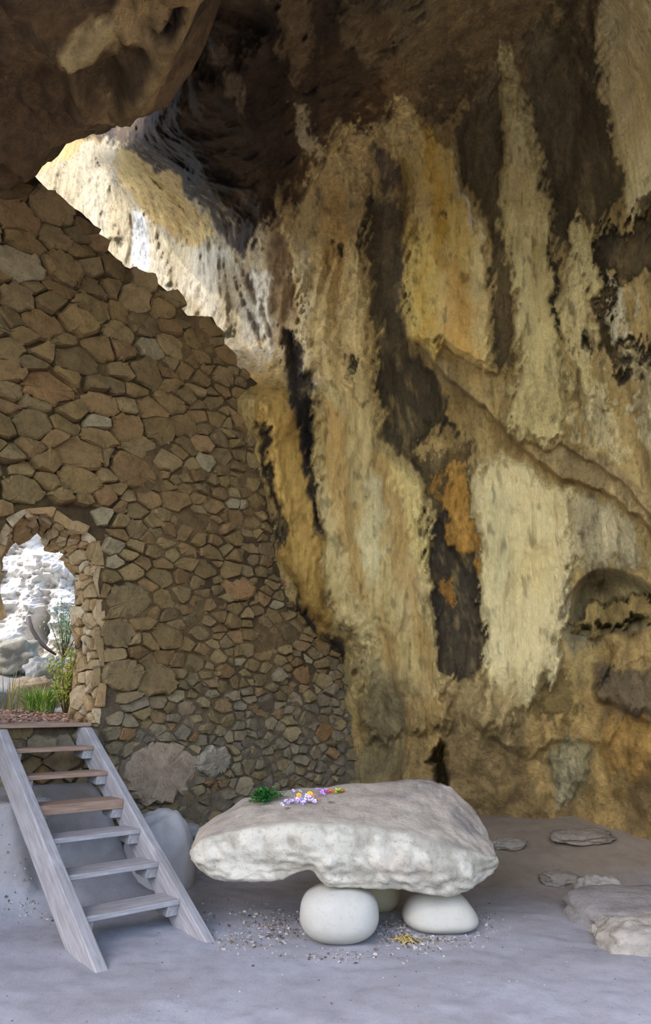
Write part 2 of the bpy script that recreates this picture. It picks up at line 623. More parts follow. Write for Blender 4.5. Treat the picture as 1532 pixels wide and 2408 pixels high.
    # long pale streaks
    for pl, cc in [([(920, 1110), (985, 1140), (1012, 1280), (1008, 1380), (980, 1330), (950, 1200)], (222, 204, 140)),
                   ([(860, 1120), (900, 1130), (905, 1300), (880, 1380), (850, 1250)], (196, 186, 146)),
                   ([(700, 560), (722, 570), (735, 800), (742, 950), (725, 900), (706, 720)], (222, 204, 160)),
                   ([(600, 640), (625, 650), (650, 760), (640, 850), (615, 800)], (232, 222, 200)),
                   ([(680, 920), (706, 960), (735, 1180), (745, 1290), (725, 1200), (700, 1060)], (214, 196, 140)),
                   ([(1050, 330), (1065, 340), (1090, 440), (1130, 540), (1120, 560), (1075, 460)], (200, 190, 160))]:
        patch(pl, cc, 0.05, 8, 0.8, 0.85)
    # left lower drape in front of the masonry
    patch([(590, 880), (655, 880), (690, 930), (715, 1040), (735, 1200), (765, 1440), (800, 1520), (740, 1480), (690, 1400), (650, 1290),
           (628, 1150), (606, 1020)], (150, 120, 62), 0.10, 8, 0.8, c2=(172, 142, 80))
    patch([(596, 900), (640, 960), (665, 1120), (672, 1260), (648, 1200), (622, 1080)], (196, 164, 96), 0.03, 12, 0.8, 0.8)
    # lower right face
    patch([(1110, 1110), (1180, 1050), (1260, 1110), (1352, 1160), (1352, 1300), (1342, 1400), (1322, 1560), (1262, 1650), (1185, 1730),
           (1110, 1710), (1140, 1600), (1130, 1450), (1120, 1300)], (206, 188, 136), 0.16, 8, 0.8, c2=(216, 202, 156))
    patch([(1140, 1130), (1180, 1130), (1215, 1300), (1200, 1420), (1160, 1400)], (186, 178, 138), 0.0, 22, 0.8, 0.7)
    patch([(1350, 1160), (1480, 1200), (1510, 1330), (1440, 1330), (1380, 1330), (1350, 1300)], (176, 164, 130), 0.08, 10, 1.0,
          c2=(200, 188, 150))
    # the band under the slanting ledge
    patch([(1000, 880), (1100, 930), (1200, 1040), (1330, 1120), (1480, 1190), (1540, 1300), (1540, 1180), (1460, 1100), (1340, 1040),
           (1230, 1070), (1120, 960), (1040, 830)], (146, 128, 90), 0.0, 10, 0.8, c2=(170, 148, 104))
    # ---- dark stains, plus cracks and hollows with shade put into the colour
    dk, dk2 = (80, 71, 54), (100, 89, 66)
    patch([(662, 770), (706, 775), (722, 880), (736, 950), (736, 1050), (728, 1120), (742, 1240), (730, 1230), (712, 1080), (690, 940),
           (668, 860)], (66, 58, 52), -0.35, 5, 0.6, c2=(86, 76, 64))
    patch([(868, 470), (945, 470), (955, 640), (958, 790), (1010, 870), (1050, 900), (1062, 1010), (1025, 1010), (985, 1060), (1000, 1140),
           (945, 1085), (905, 1005), (888, 900), (888, 770), (866, 640)], dk2, -0.08, 5, 1.0, c2=(122, 106, 78))
    patch([(890, 800), (1000, 850), (1050, 930), (1062, 1010), (1020, 1010), (985, 1060), (1000, 1140), (945, 1085), (905, 1005), (890, 900)],
          dk, -0.06, 7, 1.1, c2=(84, 76, 56))
    patch([(985, 1080), (1110, 1010), (1112, 1180), (1130, 1330), (1010, 1330), (1012, 1200)], (120, 100, 62), 0, 8, 1.3, c2=(92, 80, 56))
    patch([(1030, 1130), (1085, 1090), (1108, 1200), (1125, 1340), (1085, 1300), (1062, 1250), (1035, 1220)], (206, 168, 92), 0.06, 6, 1.6,
          c2=(176, 134, 66))
    patch([(1012, 1220), (1046, 1190), (1062, 1270), (1100, 1300), (1128, 1350), (1137, 1450), (1137, 1560), (1112, 1592), (1050, 1590),
           (1030, 1500), (1008, 1400), (1016, 1300)], dk, -0.10, 4, 1.0, c2=(70, 62, 50))
    patch([(1030, 1380), (1070, 1340), (1090, 1400), (1060, 1440)], (176, 128, 62), 0.05, 5, 1.5, 0.8)
    patch([(1068, 310), (1120, 240), (1170, 120), (1180, 300), (1168, 450), (1180, 560), (1200, 700), (1205, 860), (1165, 880), (1170, 760),
           (1166, 640), (1136, 520), (1096, 420)], (98, 86, 62), -0.08, 5, 0.9, c2=(116, 102, 72))
    patch([(1235, 60), (1410, 60), (1412, 200), (1442, 330), (1468, 470), (1402, 545), (1362, 478), (1322, 610), (1302, 520), (1290, 430),
           (1252, 300)], (86, 76, 54), -0.08, 6, 1.1, c2=(112, 100, 74))
    patch([(1405, 545), (1470, 540), (1545, 480), (1545, 660), (1455, 640), (1432, 720), (1465, 812), (1545, 790), (1545, 890), (1440, 880),
           (1402, 780), (1412, 640)], (64, 56, 42), -0.14, 6, 1.4, c2=(104, 90, 62))
    patch([(1440, 640), (1482, 690), (1490, 760), (1508, 815), (1452, 805), (1430, 730)], (214, 204, 172), 0.10, 5, 1.5)
    patch([(1480, 830), (1560, 830), (1560, 1100), (1500, 1000)], (196, 182, 140), 0.06, 7, 1.8, c2=(150, 134, 96))
    patch([(1360, 880), (1430, 930), (1460, 1080), (1400, 1060), (1350, 1000)], (204, 190, 146), 0.04, 7, 1.8, 0.8)
    patch([(1296, 560), (1312, 600), (1322, 800), (1306, 780), (1300, 660)], (74, 64, 48), -0.08, 4, 0.8)
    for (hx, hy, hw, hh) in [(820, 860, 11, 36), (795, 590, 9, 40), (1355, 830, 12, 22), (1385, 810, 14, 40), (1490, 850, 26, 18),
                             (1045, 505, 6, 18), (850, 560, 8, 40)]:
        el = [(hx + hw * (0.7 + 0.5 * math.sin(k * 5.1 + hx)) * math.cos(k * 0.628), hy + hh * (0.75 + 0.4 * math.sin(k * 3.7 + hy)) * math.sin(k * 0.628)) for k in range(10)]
        patch(el, (70, 60, 48), -0.22, 5, 0.8)  # small hollows: sunk, with their shade painted dark as well
    for pl in ([(606, 1000), (622, 1000), (640, 1130), (664, 1260), (650, 1300), (630, 1180)], [(684, 1360), (700, 1385), (730, 1450), (745, 1495), (712, 1478)],
               [(752, 1478), (790, 1490), (815, 1545), (818, 1600), (796, 1570), (768, 1515)], [(722, 1110), (736, 1120), (750, 1260), (738, 1280)]):
        patch(pl, (62, 53, 42), -0.10, 5, 0.8)  # creases and a hole along drape edges, shade painted into the colour
    # ---- lower zone
    patch([(850, 1640), (1060, 1610), (1130, 1600), (1200, 1720), (1320, 1640), (1560, 1560), (2320, 1500), (2320, 2250), (700, 2250), (800, 1760)],
          (138, 117, 80), 0.0, 30, 1.2, c2=(180, 152, 98))
    patch([(860, 1560), (930, 1560), (960, 1700), (940, 1840), (840, 1840)], (130, 118, 88), 0.0, 20, 1.0, 0.8)
    patch([(1060, 1620), (1140, 1600), (1260, 1650), (1180, 1740), (1090, 1720)], (178, 156, 110), 0.04, 16, 1.3, 0.9)
    patch([(1285, 1770), (1340, 1728), (1395, 1740), (1385, 1790), (1345, 1890), (1315, 1910), (1300, 1850)], (176, 166, 134), 0.12, 6, 0.7,
          c2=(150, 140, 104))
    patch([(1400, 1690), (1560, 1700), (1560, 1860), (1420, 1800)], (176, 140, 78), 0.05, 16, 1.2, 0.85)
    patch([(1400, 1570), (1560, 1560), (1560, 1700), (1470, 1670), (1410, 1640)], (118, 104, 80), 0.22, 12, 0.8, c2=(140, 118, 84))
    patch([(1420, 1480), (1560, 1470), (1560, 1560), (1430, 1580)], (176, 150, 98), 0.16, 10, 0.8)
    patch([(1230, 1620), (1340, 1560), (1360, 1680), (1250, 1720)], (160, 134, 66), 0.04, 10, 1.8, 0.9, c2=(120, 102, 62))
    patch([(1345, 1370), (1420, 1500), (1340, 1540), (1330, 1470)], (140, 132, 110), 0.0, 8, 1.2, 0.8)

    # ---- ledges: rock above the line stands out over the rock below
    def ledge(line, h, w=10, reach=90):
        d, side, al = d_line(WX * 0.35 + PX * 0.65, WY * 0.35 + PY * 0.65, line)
        fade = sstep(0.0, 0.06, al) * (1 - sstep(0.94, 1.0, al))
        above = sstep(-w, w, -side * d) * np.exp(-np.maximum(0, -side * d) / reach)
        return above * h * np.clip(fade, 0, 1)
    relief[:] += ledge([(940, 770), (985, 810), (1040, 870), (1120, 945), (1190, 1015), (1260, 1085), (1330, 1130), (1420, 1160), (1500, 1210),
                        (1560, 1300)], 0.26, 6, 130)
    relief[:] += ledge([(1020, 800), (1045, 815), (1100, 850), (1160, 885), (1180, 880)], 0.16, 5, 60)
    relief[:] += ledge([(1200, 1030), (1290, 1062), (1320, 1045), (1400, 1090), (1480, 1150), (1545, 1240)], 0.14, 6, 80)
    relief[:] += ledge([(800, 880), (835, 930), (850, 950)], 0.10, 5, 60)
    relief[:] += ledge([(1080, 1660), (1160, 1740), (1240, 1780), (1300, 1745), (1400, 1740), (1430, 1760)], 0.14, 10, 90)
    relief[:] += ledge([(1400, 1640), (1470, 1670), (1560, 1720)], 0.22, 8, 90)
    # right niche, arched
    NI = [(1342, 1440), (1350, 1385), (1375, 1350), (1415, 1334), (1460, 1340), (1510, 1362), (1560, 1400), (1640, 1470), (1560, 1462),
          (1480, 1490), (1400, 1500), (1345, 1490)]
    sd = sd_poly(PX + (WX - PX) * 0.15, PY + (WY - PY) * 0.15, NI)
    relief[:] -= 0.65 * sstep(-3, 26, sd)
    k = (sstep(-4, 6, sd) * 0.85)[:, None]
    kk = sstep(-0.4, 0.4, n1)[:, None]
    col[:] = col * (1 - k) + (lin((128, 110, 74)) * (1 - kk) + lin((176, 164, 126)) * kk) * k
    sd = sd_poly(WX, WY, [(1345, 1455), (1400, 1420), (1470, 1400), (1560, 1405), (1640, 1460), (1540, 1452), (1430, 1482), (1350, 1478)])
    relief[:] += 0.42 * sstep(-4, 12, sd)
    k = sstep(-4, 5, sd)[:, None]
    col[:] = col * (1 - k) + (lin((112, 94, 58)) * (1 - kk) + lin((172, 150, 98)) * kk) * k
    # crevice beside the altar, small hollow left of it
    for pl, dp in [([(1040, 1740), (1052, 1755), (1050, 1800), (1058, 1850), (1020, 1850), (1026, 1800), (1000, 1790)], 0.9),
                   ([(655, 1765), (690, 1752), (712, 1775), (735, 1835), (700, 1835)], 0.5),
                   ([(1500, 470), (1545, 440), (1545, 540), (1505, 520)], 0.4)]:
        sd = sd_poly(PX + (WX - PX) * 0.3, PY + (WY - PY) * 0.3, pl)
        relief[:] -= dp * sstep(-5, 14, sd)
    # long folds of the drapes
    def fold(line, w, h):
        d, side, al = d_line(PX + (WX - PX) * 0.5, PY + (WY - PY) * 0.5, line)
        relief[:] += h * np.exp(-(d / w) ** 2) * sstep(0, 0.1, al) * (1 - sstep(0.9, 1.0, al))
    for ln, w, h in [([(905, 250), (900, 350), (860, 480), (830, 700), (850, 900), (870, 1100), (905, 1300), (930, 1500), (950, 1650)], 30, 0.12),
                     ([(770, 400), (755, 600), (770, 800), (790, 1000), (800, 1200), (850, 1380), (880, 1480), (870, 1600), (880, 1750)], 34, 0.14),
                     ([(690, 620), (720, 800), (760, 1000)], 16, 0.08),
                     ([(960, 260), (1000, 420), (1030, 600), (1080, 760), (1130, 860)], 34, 0.12),
                     ([(1200, 160), (1220, 400), (1250, 700), (1260, 1000)], 40, 0.10),
                     ([(600, 900), (640, 1050), (680, 1250), (740, 1440), (850, 1480)], 20, 0.12),
                     ([(790, 1470), (840, 1475), (860, 1520), (850, 1640), (860, 1780)], 22, 0.16),
                     ([(980, 1130), (1000, 1300), (1000, 1400), (1030, 1560), (1080, 1660)], 26, 0.08),
                     ([(1150, 1120), (1160, 1300), (1170, 1500), (1180, 1650)], 60, 0.10),
                     ([(1330, 1160), (1340, 1300), (1320, 1500), (1280, 1640)], 26, 0.08),
                     ([(1500, 1140), (1480, 1200), (1510, 1300), (1545, 1380)], 18, 0.10),
                     ([(560, 640), (590, 740), (625, 830)], 7, -0.16), ([(585, 640), (620, 740), (640, 800)], 6, -0.14),
                     ([(480, 560), (510, 700), (540, 800)], 18, 0.15), ([(340, 500), (380, 620), (400, 680)], 14, 0.25),
                     ([(225, 390), (250, 480), (270, 570)], 16, 0.3), ([(690, 660), (700, 760)], 10, -0.12),
                     ([(640, 0), (700, 100), (760, 200)], 30, 0.25), ([(830, -20), (880, 120), (930, 230)], 34, 0.22),
                     ([(470, 180), (540, 140), (600, 40)], 26, -0.35), ([(560, 300), (640, 250), (720, 180)], 40, 0.2),
                     ([(430, 420), (560, 480), (660, 440)], 36, 0.22)]:
        fold(ln, w, h)

    # ---- natural roughness
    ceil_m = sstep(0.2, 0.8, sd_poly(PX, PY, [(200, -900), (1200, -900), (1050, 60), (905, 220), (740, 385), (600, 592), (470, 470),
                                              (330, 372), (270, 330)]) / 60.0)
    up = np.clip(sstep(1900, 1500, PY) , 0, 1)
    low = sstep(1600, 1750, PY) * sstep(850, 1000, PX)
    wu = X0 + 0.12 * fbm(X0 * 1.2, Z0 * 0.8, seed=47) - 0.10 * (Z0 - 4)
    relief += 0.07 * fbm(wu * 5 + 31, Z0 * 0.42, Y0 * 3, seed=41, octaves=6, ridge=True) * (1 - ceil_m) * (1 - low)
    relief += 0.05 * fbm(wu * 2.4 + 3, Z0 * 0.25, Y0 * 2, seed=48, octaves=3, ridge=True) * (1 - ceil_m)
    relief += 0.20 * fbm(X0 * 0.9, Z0 * 0.7, Y0 * 0.9, seed=42, octaves=4)
    relief += 0.07 * fbm(X0 * 4.5, Z0 * 3.5, Y0 * 4.5, seed=43, octaves=5)
    relief += ceil_m * 0.38 * fbm(X0 * 1.5, Z0 * 1.5, Y0 * 1.5, seed=44, octaves=5, ridge=True)
    relief += low * 0.30 * fbm(X0 * 1.9, Z0 * 1.9, Y0 * 1.9, seed=45, octaves=5)
    out_m = sstep(0, 40, -sd_poly(PX, PY, [(660, -900), (2400, -900), (2400, 2400), (560, 2400), (560, 860), (640, 800)]))
    relief += out_m * 0.35 * fbm(X0 * 0.8, Z0 * 0.25, Y0 * 0.8, seed=46, octaves=4, ridge=True) * sstep(9.6, 11, Y0)

    Yf = Y * (1 - relief / np.maximum(np.linalg.norm(base - np.array([0, 0, EYE]), axis=1), 1))
    V = at(PX, PY, Yf)

    # smooth calcite faces carry less grain than the torn rock around them
    rough = np.ones(len(PX))
    for pl, lo_ in [([(1110, 1110), (1180, 1050), (1260, 1110), (1352, 1160), (1352, 1300), (1342, 1400), (1322, 1500), (1262, 1600), (1140, 1600), (1130, 1450), (1120, 1300)], 0.3),
                    ([(740, 930), (850, 900), (900, 1010), (940, 1090), (990, 1150), (1010, 1290), (1000, 1400), (1040, 1600), (870, 1640), (832, 1500), (770, 1430), (738, 1250)], 0.42),
                    ([(590, 880), (690, 930), (735, 1200), (765, 1440), (690, 1400), (628, 1150)], 0.45),
                    ([(975, 330), (1060, 340), (1140, 530), (1168, 650), (1158, 870), (1025, 840), (965, 780), (965, 500)], 0.5),
                    ([(1185, 300), (1250, 320), (1310, 560), (1315, 800), (1220, 900), (1205, 700), (1180, 450)], 0.5),
                    ([(1430, -20), (1560, -20), (1560, 440), (1490, 500), (1440, 300)], 0.45)]:
        kk_ = sstep(-20, 40, sd_poly(WX, WY, pl))
        rough = rough * (1 - kk_ * (1 - lo_))
    streaky = np.clip((1 - 0.85 * ceil_m) * (1 - sstep(1560, 1720, PY + 60 * n2 - 60 * sstep(1200, 1350, PX)) * sstep(840, 960, PX)), 0.0, 1)
    streaky = streaky * (1 - 0.85 * sstep(1300, 1390, PX + 40 * n2) * sstep(1240, 1380, PY + 40 * n1))
    # fine colour variation
    sp = fbm(X0 * 9, Z0 * 2.6, Y0 * 9, seed=51, octaves=5)
    sr = fbm((X0 + Z0 * 0.25) * 16, Z0 * 4.0, Y0 * 12, seed=52, octaves=4)
    col *= (1 + 0.40 * sp * rough)[:, None]
    lum = col.mean(1)
    fleck = sstep(0.15, 0.7, sr * 0.6 + 0.8 * sp + 0.1) * sstep(0.16, 0.05, lum) * (1 - ceil_m)
    col = col * (1 - 0.5 * fleck[:, None]) + lin((176, 154, 106)) * 0.5 * fleck[:, None]
    pit = sstep(0.55, 0.9, fbm(X0 * 16, Z0 * 5, Y0 * 16, seed=53, octaves=3) + 0.35) * sstep(0.1, 0.3, lum)
    col *= (1 - 0.45 * pit)[:, None]
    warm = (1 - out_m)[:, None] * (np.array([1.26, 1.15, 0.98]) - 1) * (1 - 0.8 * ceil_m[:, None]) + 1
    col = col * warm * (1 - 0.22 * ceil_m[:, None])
    col = col / np.maximum(1, col.max(1) / 0.8)[:, None]
    col = np.clip(col, 0.008, 0.85)

    # faces, leaving open what lies behind the masonry and the sky above the way out
    ii, jj = np.meshgrid(np.arange(ny - 1), np.arange(nx - 1), indexing='ij')
    a = (ii * nx + jj).ravel()
    Fc = np.stack([a, a + nx, a + nx + 1, a + 1], -1)
    fxp = PX[a]; fyp = PY[a]
    wt = np.interp(fxp, [p[0] for p in WTOP], [p[1] for p in WTOP])
    bx = np.interp(fyp, [p[1] for p in BOUND], [p[0] for p in BOUND])
    hide = (fyp > 860) & (fxp < bx - 110)
    hide |= (fyp > wt + 170) & (fxp < 545)
    hide |= (fyp < 240) & (fxp < 230)
    hide |= (fyp < 240) & (fxp < 330) & (fyp > -250)
    Fc = Fc[~hide]
    used = np.zeros(len(V), bool); used[Fc.ravel()] = True
    remap = np.cumsum(used) - 1
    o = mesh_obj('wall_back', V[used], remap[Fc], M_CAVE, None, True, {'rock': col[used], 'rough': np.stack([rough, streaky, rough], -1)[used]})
    tag(o, 'tall cave wall of streaked cream, ochre and dark flowstone', None, None, 'structure')
    return o


build_cave()


# ================================================================== NEAR CEILING
def build_ceiling():
    ZC = 6.6
    edge_px = [(-500, 300), (0, 535), (90, 502), (190, 428), (280, 384), (360, 352), (430, 300), (455, 225), (510, 110), (580, 5), (640, -150),
               (700, -400), (800, -900)]
    edge = np.array([at_z(px, py, ZC)[:2] for px, py in edge_px])
    edge = np.vstack([[-12, edge[0][1] - 1.0], edge, [edge[-1][0] + 0.3, -3]])
    poly = np.vstack([edge, [[-12, -3]]])
    res = 0.045
    gx = np.concatenate([np.arange(-12, -5.2, 0.2), np.arange(-5.2, 1.2, res), np.arange(1.2, 9, 0.25)])
    gy = np.concatenate([np.arange(-2.4, 2.0, 0.2), np.arange(2.0, 8.0, res)])
    nx, ny = len(gx), len(gy)
    X, Y = np.meshgrid(gx, gy)
    X = X.ravel(); Y = Y.ravel()
    wx = X + 0.14 * fbm(X * 2.2, Y * 2.2, seed=61, octaves=4)
    wy = Y + 0.14 * fbm(X * 2.2, Y * 2.2, seed=62, octaves=4)
    d = -sd_poly(wx, wy, poly)                         # positive outside
    Z = ZC + 0.0 * X
    Z = Z + np.where(d > -0.35, 2.6 * np.clip((d + 0.35), 0, 2) ** 1.5, 0)
    # hollows and ribs hanging from the roof
    Z = Z + 0.34 * fbm(X * 0.9, Y * 0.9, seed=63, octaves=4, ridge=True) * sstep(0.0, -0.5, d + 0.0)
    Z = Z + 0.20 * fbm(X * 3.0, Y * 3.0, seed=64, octaves=6) + 0.10 * fbm(X * 1.8, Y * 1.8, seed=69, octaves=4, ridge=True)
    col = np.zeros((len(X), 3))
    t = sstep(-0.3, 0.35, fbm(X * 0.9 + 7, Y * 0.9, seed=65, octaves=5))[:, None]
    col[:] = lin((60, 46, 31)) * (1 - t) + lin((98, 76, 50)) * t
    px, py = project(np.stack([X, Y, np.full_like(X, ZC)], -1))
    fx = px + 34 * fbm(X * 4, Y * 4, seed=66, octaves=4); fy = py + 34 * fbm(X * 4, Y * 4, seed=67, octaves=4)
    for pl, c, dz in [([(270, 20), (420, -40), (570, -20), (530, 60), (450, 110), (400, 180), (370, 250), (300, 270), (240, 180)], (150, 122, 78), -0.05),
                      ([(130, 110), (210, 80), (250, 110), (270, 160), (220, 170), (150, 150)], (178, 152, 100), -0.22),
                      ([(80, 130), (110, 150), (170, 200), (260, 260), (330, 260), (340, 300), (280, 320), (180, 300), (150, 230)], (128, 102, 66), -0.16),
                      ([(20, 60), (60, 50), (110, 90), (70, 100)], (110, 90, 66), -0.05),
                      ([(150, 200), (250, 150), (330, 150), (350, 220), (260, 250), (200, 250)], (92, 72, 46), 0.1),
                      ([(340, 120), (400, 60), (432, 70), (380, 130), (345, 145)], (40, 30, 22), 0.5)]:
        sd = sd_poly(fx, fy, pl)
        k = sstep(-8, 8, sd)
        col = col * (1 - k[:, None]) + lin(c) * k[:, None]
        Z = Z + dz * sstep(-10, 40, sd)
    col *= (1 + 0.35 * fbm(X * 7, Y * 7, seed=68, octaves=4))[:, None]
    # deep groove between the two roof lobes
    V = np.stack([X, Y, Z], -1)
    ii, jj = np.meshgrid(np.arange(ny - 1), np.arange(nx - 1), indexing='ij')
    a = (ii * nx + jj).ravel()
    Fc = np.stack([a, a + 1, a + nx + 1, a + nx], -1)[:, ::-1]
    keep = ((d[a] < 0.9) | (Y[a] < 2.2)) & (Y[a] > -0.6)
    Fc = Fc[keep]
    V[:, 2] = np.minimum(V[:, 2], 9.6)
    used = np.zeros(len(V), bool); used[Fc.ravel()] = True
    remap = np.cumsum(used) - 1
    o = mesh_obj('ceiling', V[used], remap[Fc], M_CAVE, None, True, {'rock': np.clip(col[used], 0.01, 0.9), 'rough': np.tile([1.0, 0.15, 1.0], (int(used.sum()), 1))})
    tag(o, 'dark brown overhanging rock roof of the cave', None, None, 'structure')


build_ceiling()


# ================================================================== FLOOR
def bank_height(X, Y):
    h = (X - S0[0]) * AX[0] + (Y - S0[1]) * AX[1]
    s = (X - S0[0]) * LT[0] + (Y - S0[1]) * LT[1]
    under = 0.85 * sstep(0.85, 2.05, h) * sstep(1.25, 0.85, s)
    left = 0.80 * sstep(1.10, 1.42, h + 0.10 * fbm(X * 3, Y * 3, seed=72)) * sstep(0.45, 0.05, s)
    return np.maximum(under, left), h, s


def floor_z(X, Y):
    X = np.asarray(X, float); Y = np.asarray(Y, float)
    b, h, s = bank_height(X, Y)
    z = 0.34 * sstep(7.0, 9.0, Y) * sstep(-0.3, 1.2, X)
    z = z + 0.12 * sstep(6.6, 8.2, Y) * sstep(1.5, 3.2, X)
    z = z + 0.20 * sstep(1.45, 2.05, h) * sstep(0.9, 1.3, s) * sstep(4.2, 3.0, s)
    z = np.maximum(z, b)
    near = sstep(12, 9, np.abs(X)) * sstep(-4, 0, Y)
    z = z + 0.025 * fbm(X * 1.4, Y * 1.4, seed=73, octaves=4) + 0.008 * fbm(X * 9, Y * 9, seed=74, octaves=3)
    return z


def build_floor():
    gx = np.concatenate([np.arange(-40, -7, 3.0), np.arange(-7, -3.2, 0.2), np.arange(-3.2, 4.2, 0.035), np.arange(4.2, 7, 0.2), np.arange(7, 41, 3.0)])
    gy = np.concatenate([np.arange(-40, -2, 3.0), np.arange(-2, 3.0, 0.15), np.arange(3.0, 10.2, 0.035)])
    nx, ny = len(gx), len(gy)
    X, Y = np.meshgrid(gx, gy); X = X.ravel(); Y = Y.ravel()
    Z = floor_z(X, Y)
    b, h, s = bank_height(X, Y)
    c = np.ones((len(X), 3))
    # floor colour turns darker and browner deeper in the cave
    k = sstep(6.0, 7.8, Y + 0.8 * fbm(X, Y, seed=75)) * sstep(-0.6, 1.0, X)
    c = c * (1 - k[:, None]) + np.array([0.74, 0.60, 0.40]) * k[:, None]
    k = sstep(0.04, 0.3, b) * sstep(-0.2, 0.3, fbm(X * 2.5, Y * 2.5, seed=76) + 0.15) * 0.7
    c = c * (1 - k[:, None]) + np.array([0.80, 0.72, 0.60]) * k[:, None]
    ii, jj = np.meshgrid(np.arange(ny - 1), np.arange(nx - 1), indexing='ij')
    a = (ii * nx + jj).ravel()
    Fc = np.stack([a, a + 1, a + nx + 1, a + nx], -1)
    hh = h[a]
    Fc = Fc[~((hh > 2.6) & (X[a] < 3))]
    used = np.zeros(len(X), bool); used[Fc.ravel()] = True
    remap = np.cumsum(used) - 1
    V = np.stack([X, Y, Z], -1)
    o = mesh_obj('floor', V[used], remap[Fc], M_FLOOR, None, True, {'earth': c[used]})
    tag(o, 'dusty grey trodden earth floor of the cave', None, None, 'structure')


build_floor()

# ================================================================== ADDED RIDGE BEHIND THE VIEWER
def build_added_ridge():  # unseen ridge, put in to shade the ground at the mouth
    hd = np.array([SUN_DIR.x, SUN_DIR.y]); hd = hd / np.linalg.norm(hd)
    pd = np.array([-hd[1], hd[0]])                        # along the ridge
    q = np.arange(-40, 22, 0.5); r = np.arange(0, 1.001, 0.05)
    Qq, Rr = np.meshgrid(q, r); Qq = Qq.ravel(); Rr = Rr.ravel()
    top = 6.0 + 2.5 * fbm(Qq * 0.15, Qq * 0, seed=401)
    Z = Rr * top - 0.3
    D = 13.0 + 7.0 * Rr ** 1.2 + 1.5 * fbm(Qq * 0.3, Z * 0.3, seed=402, octaves=5, ridge=True)
    P = np.outer(Qq, -pd) + np.outer(D, hd)
    V = np.stack([P[:, 0], P[:, 1], Z], -1)
    nx, ny = len(q), len(r)
    ii, jj = np.meshgrid(np.arange(ny - 1), np.arange(nx - 1), indexing='ij')
    a = (ii * nx + jj).ravel()
    Fc = np.stack([a, a + 1, a + nx + 1, a + nx], -1)
    t = sstep(-0.3, 0.3, fbm(V[:, 0] * 0.5, V[:, 1] * 0.5, V[:, 2] * 0.5, seed=403))[:, None]
    c = lin((150, 146, 120)) * (1 - t) + lin((186, 178, 156)) * t
    o = mesh_obj('added_ridge', V, Fc, M_PALE, None, True, {'tint': c})
    tag(o, 'unseen rocky ridge added to hold light off the cave mouth', None, None, 'structure')


build_added_ridge()

# ================================================================== MASONRY WALL
W_OUT_PX = [(-5, 330)] + WTOP[1:] + [(640, 930), (760, 1150), (860, 1400), (930, 1600), (930, 1900)]
W_OUT = np.array([wall_hit(px, py)[:2] for px, py in W_OUT_PX])
W_OUT = np.vstack([[-5.5, 8.2], [W_OUT[2][0] - 0.03, 8.2], W_OUT[2:], [[W_OUT[-1][0], -0.4], [-5.5, -0.4]]])
DOOR_PX = [(238, 1712), (238, 1600), (241, 1450), (238, 1340), (232, 1268), (190, 1236), (150, 1212), (100, 1192), (45, 1208), (5, 1236),
           (-18, 1300), (-26, 1500), (-26, 1712)]
DOOR = np.array([wall_hit(px, py)[:2] for px, py in DOOR_PX])
DOOR[0, 1] = LAND - 0.04; DOOR[-1, 1] = LAND - 0.04
TH = 0.46
dc = DOOR.mean(0)


def resample(P, step):
    seg = np.linalg.norm(np.diff(P, axis=0), axis=1)
    L = np.concatenate([[0], np.cumsum(seg)])
    n = max(2, int(L[-1] / step) + 1)
    t = np.linspace(0, L[-1], n)
    return np.stack([np.interp(t, L, P[:, i]) for i in range(P.shape[1])], -1), t


DOOR_R, DOOR_T = resample(DOOR, 0.04)                 # right jamb foot -> arch -> left jamb foot
jit = np.stack([0.035 * fbm(DOOR_T * 4, DOOR_T * 0, seed=81), 0.03 * fbm(DOOR_T * 4, DOOR_T * 0 + 9, seed=82)], -1)
DOOR_R = DOOR_R + jit


def rear_of(p, t):
    """where the opening's edge comes out at the back: the arch drops, the jambs splay"""
    p = np.asarray(p, float)
    zz = p[..., 1]
    k = sstep(2.6, 3.3, zz)
    q = p.copy()
    q[..., 0] = p[..., 0] + (-0.06 * np.sign(p[..., 0] - dc[0])) - 0.05 * np.sin(np.asarray(t) * 7)
    q[..., 1] = p[..., 1] - 0.15 * k
    q[..., 0] = np.where(k > 0, q[..., 0] + (dc[0] - q[..., 0]) * 0.22 * k, q[..., 0])
    return q


DOOR_B = rear_of(DOOR_R, DOOR_T)
door_poly = np.vstack([DOOR_R, [[DOOR_R[-1][0], LAND - 0.04]]])


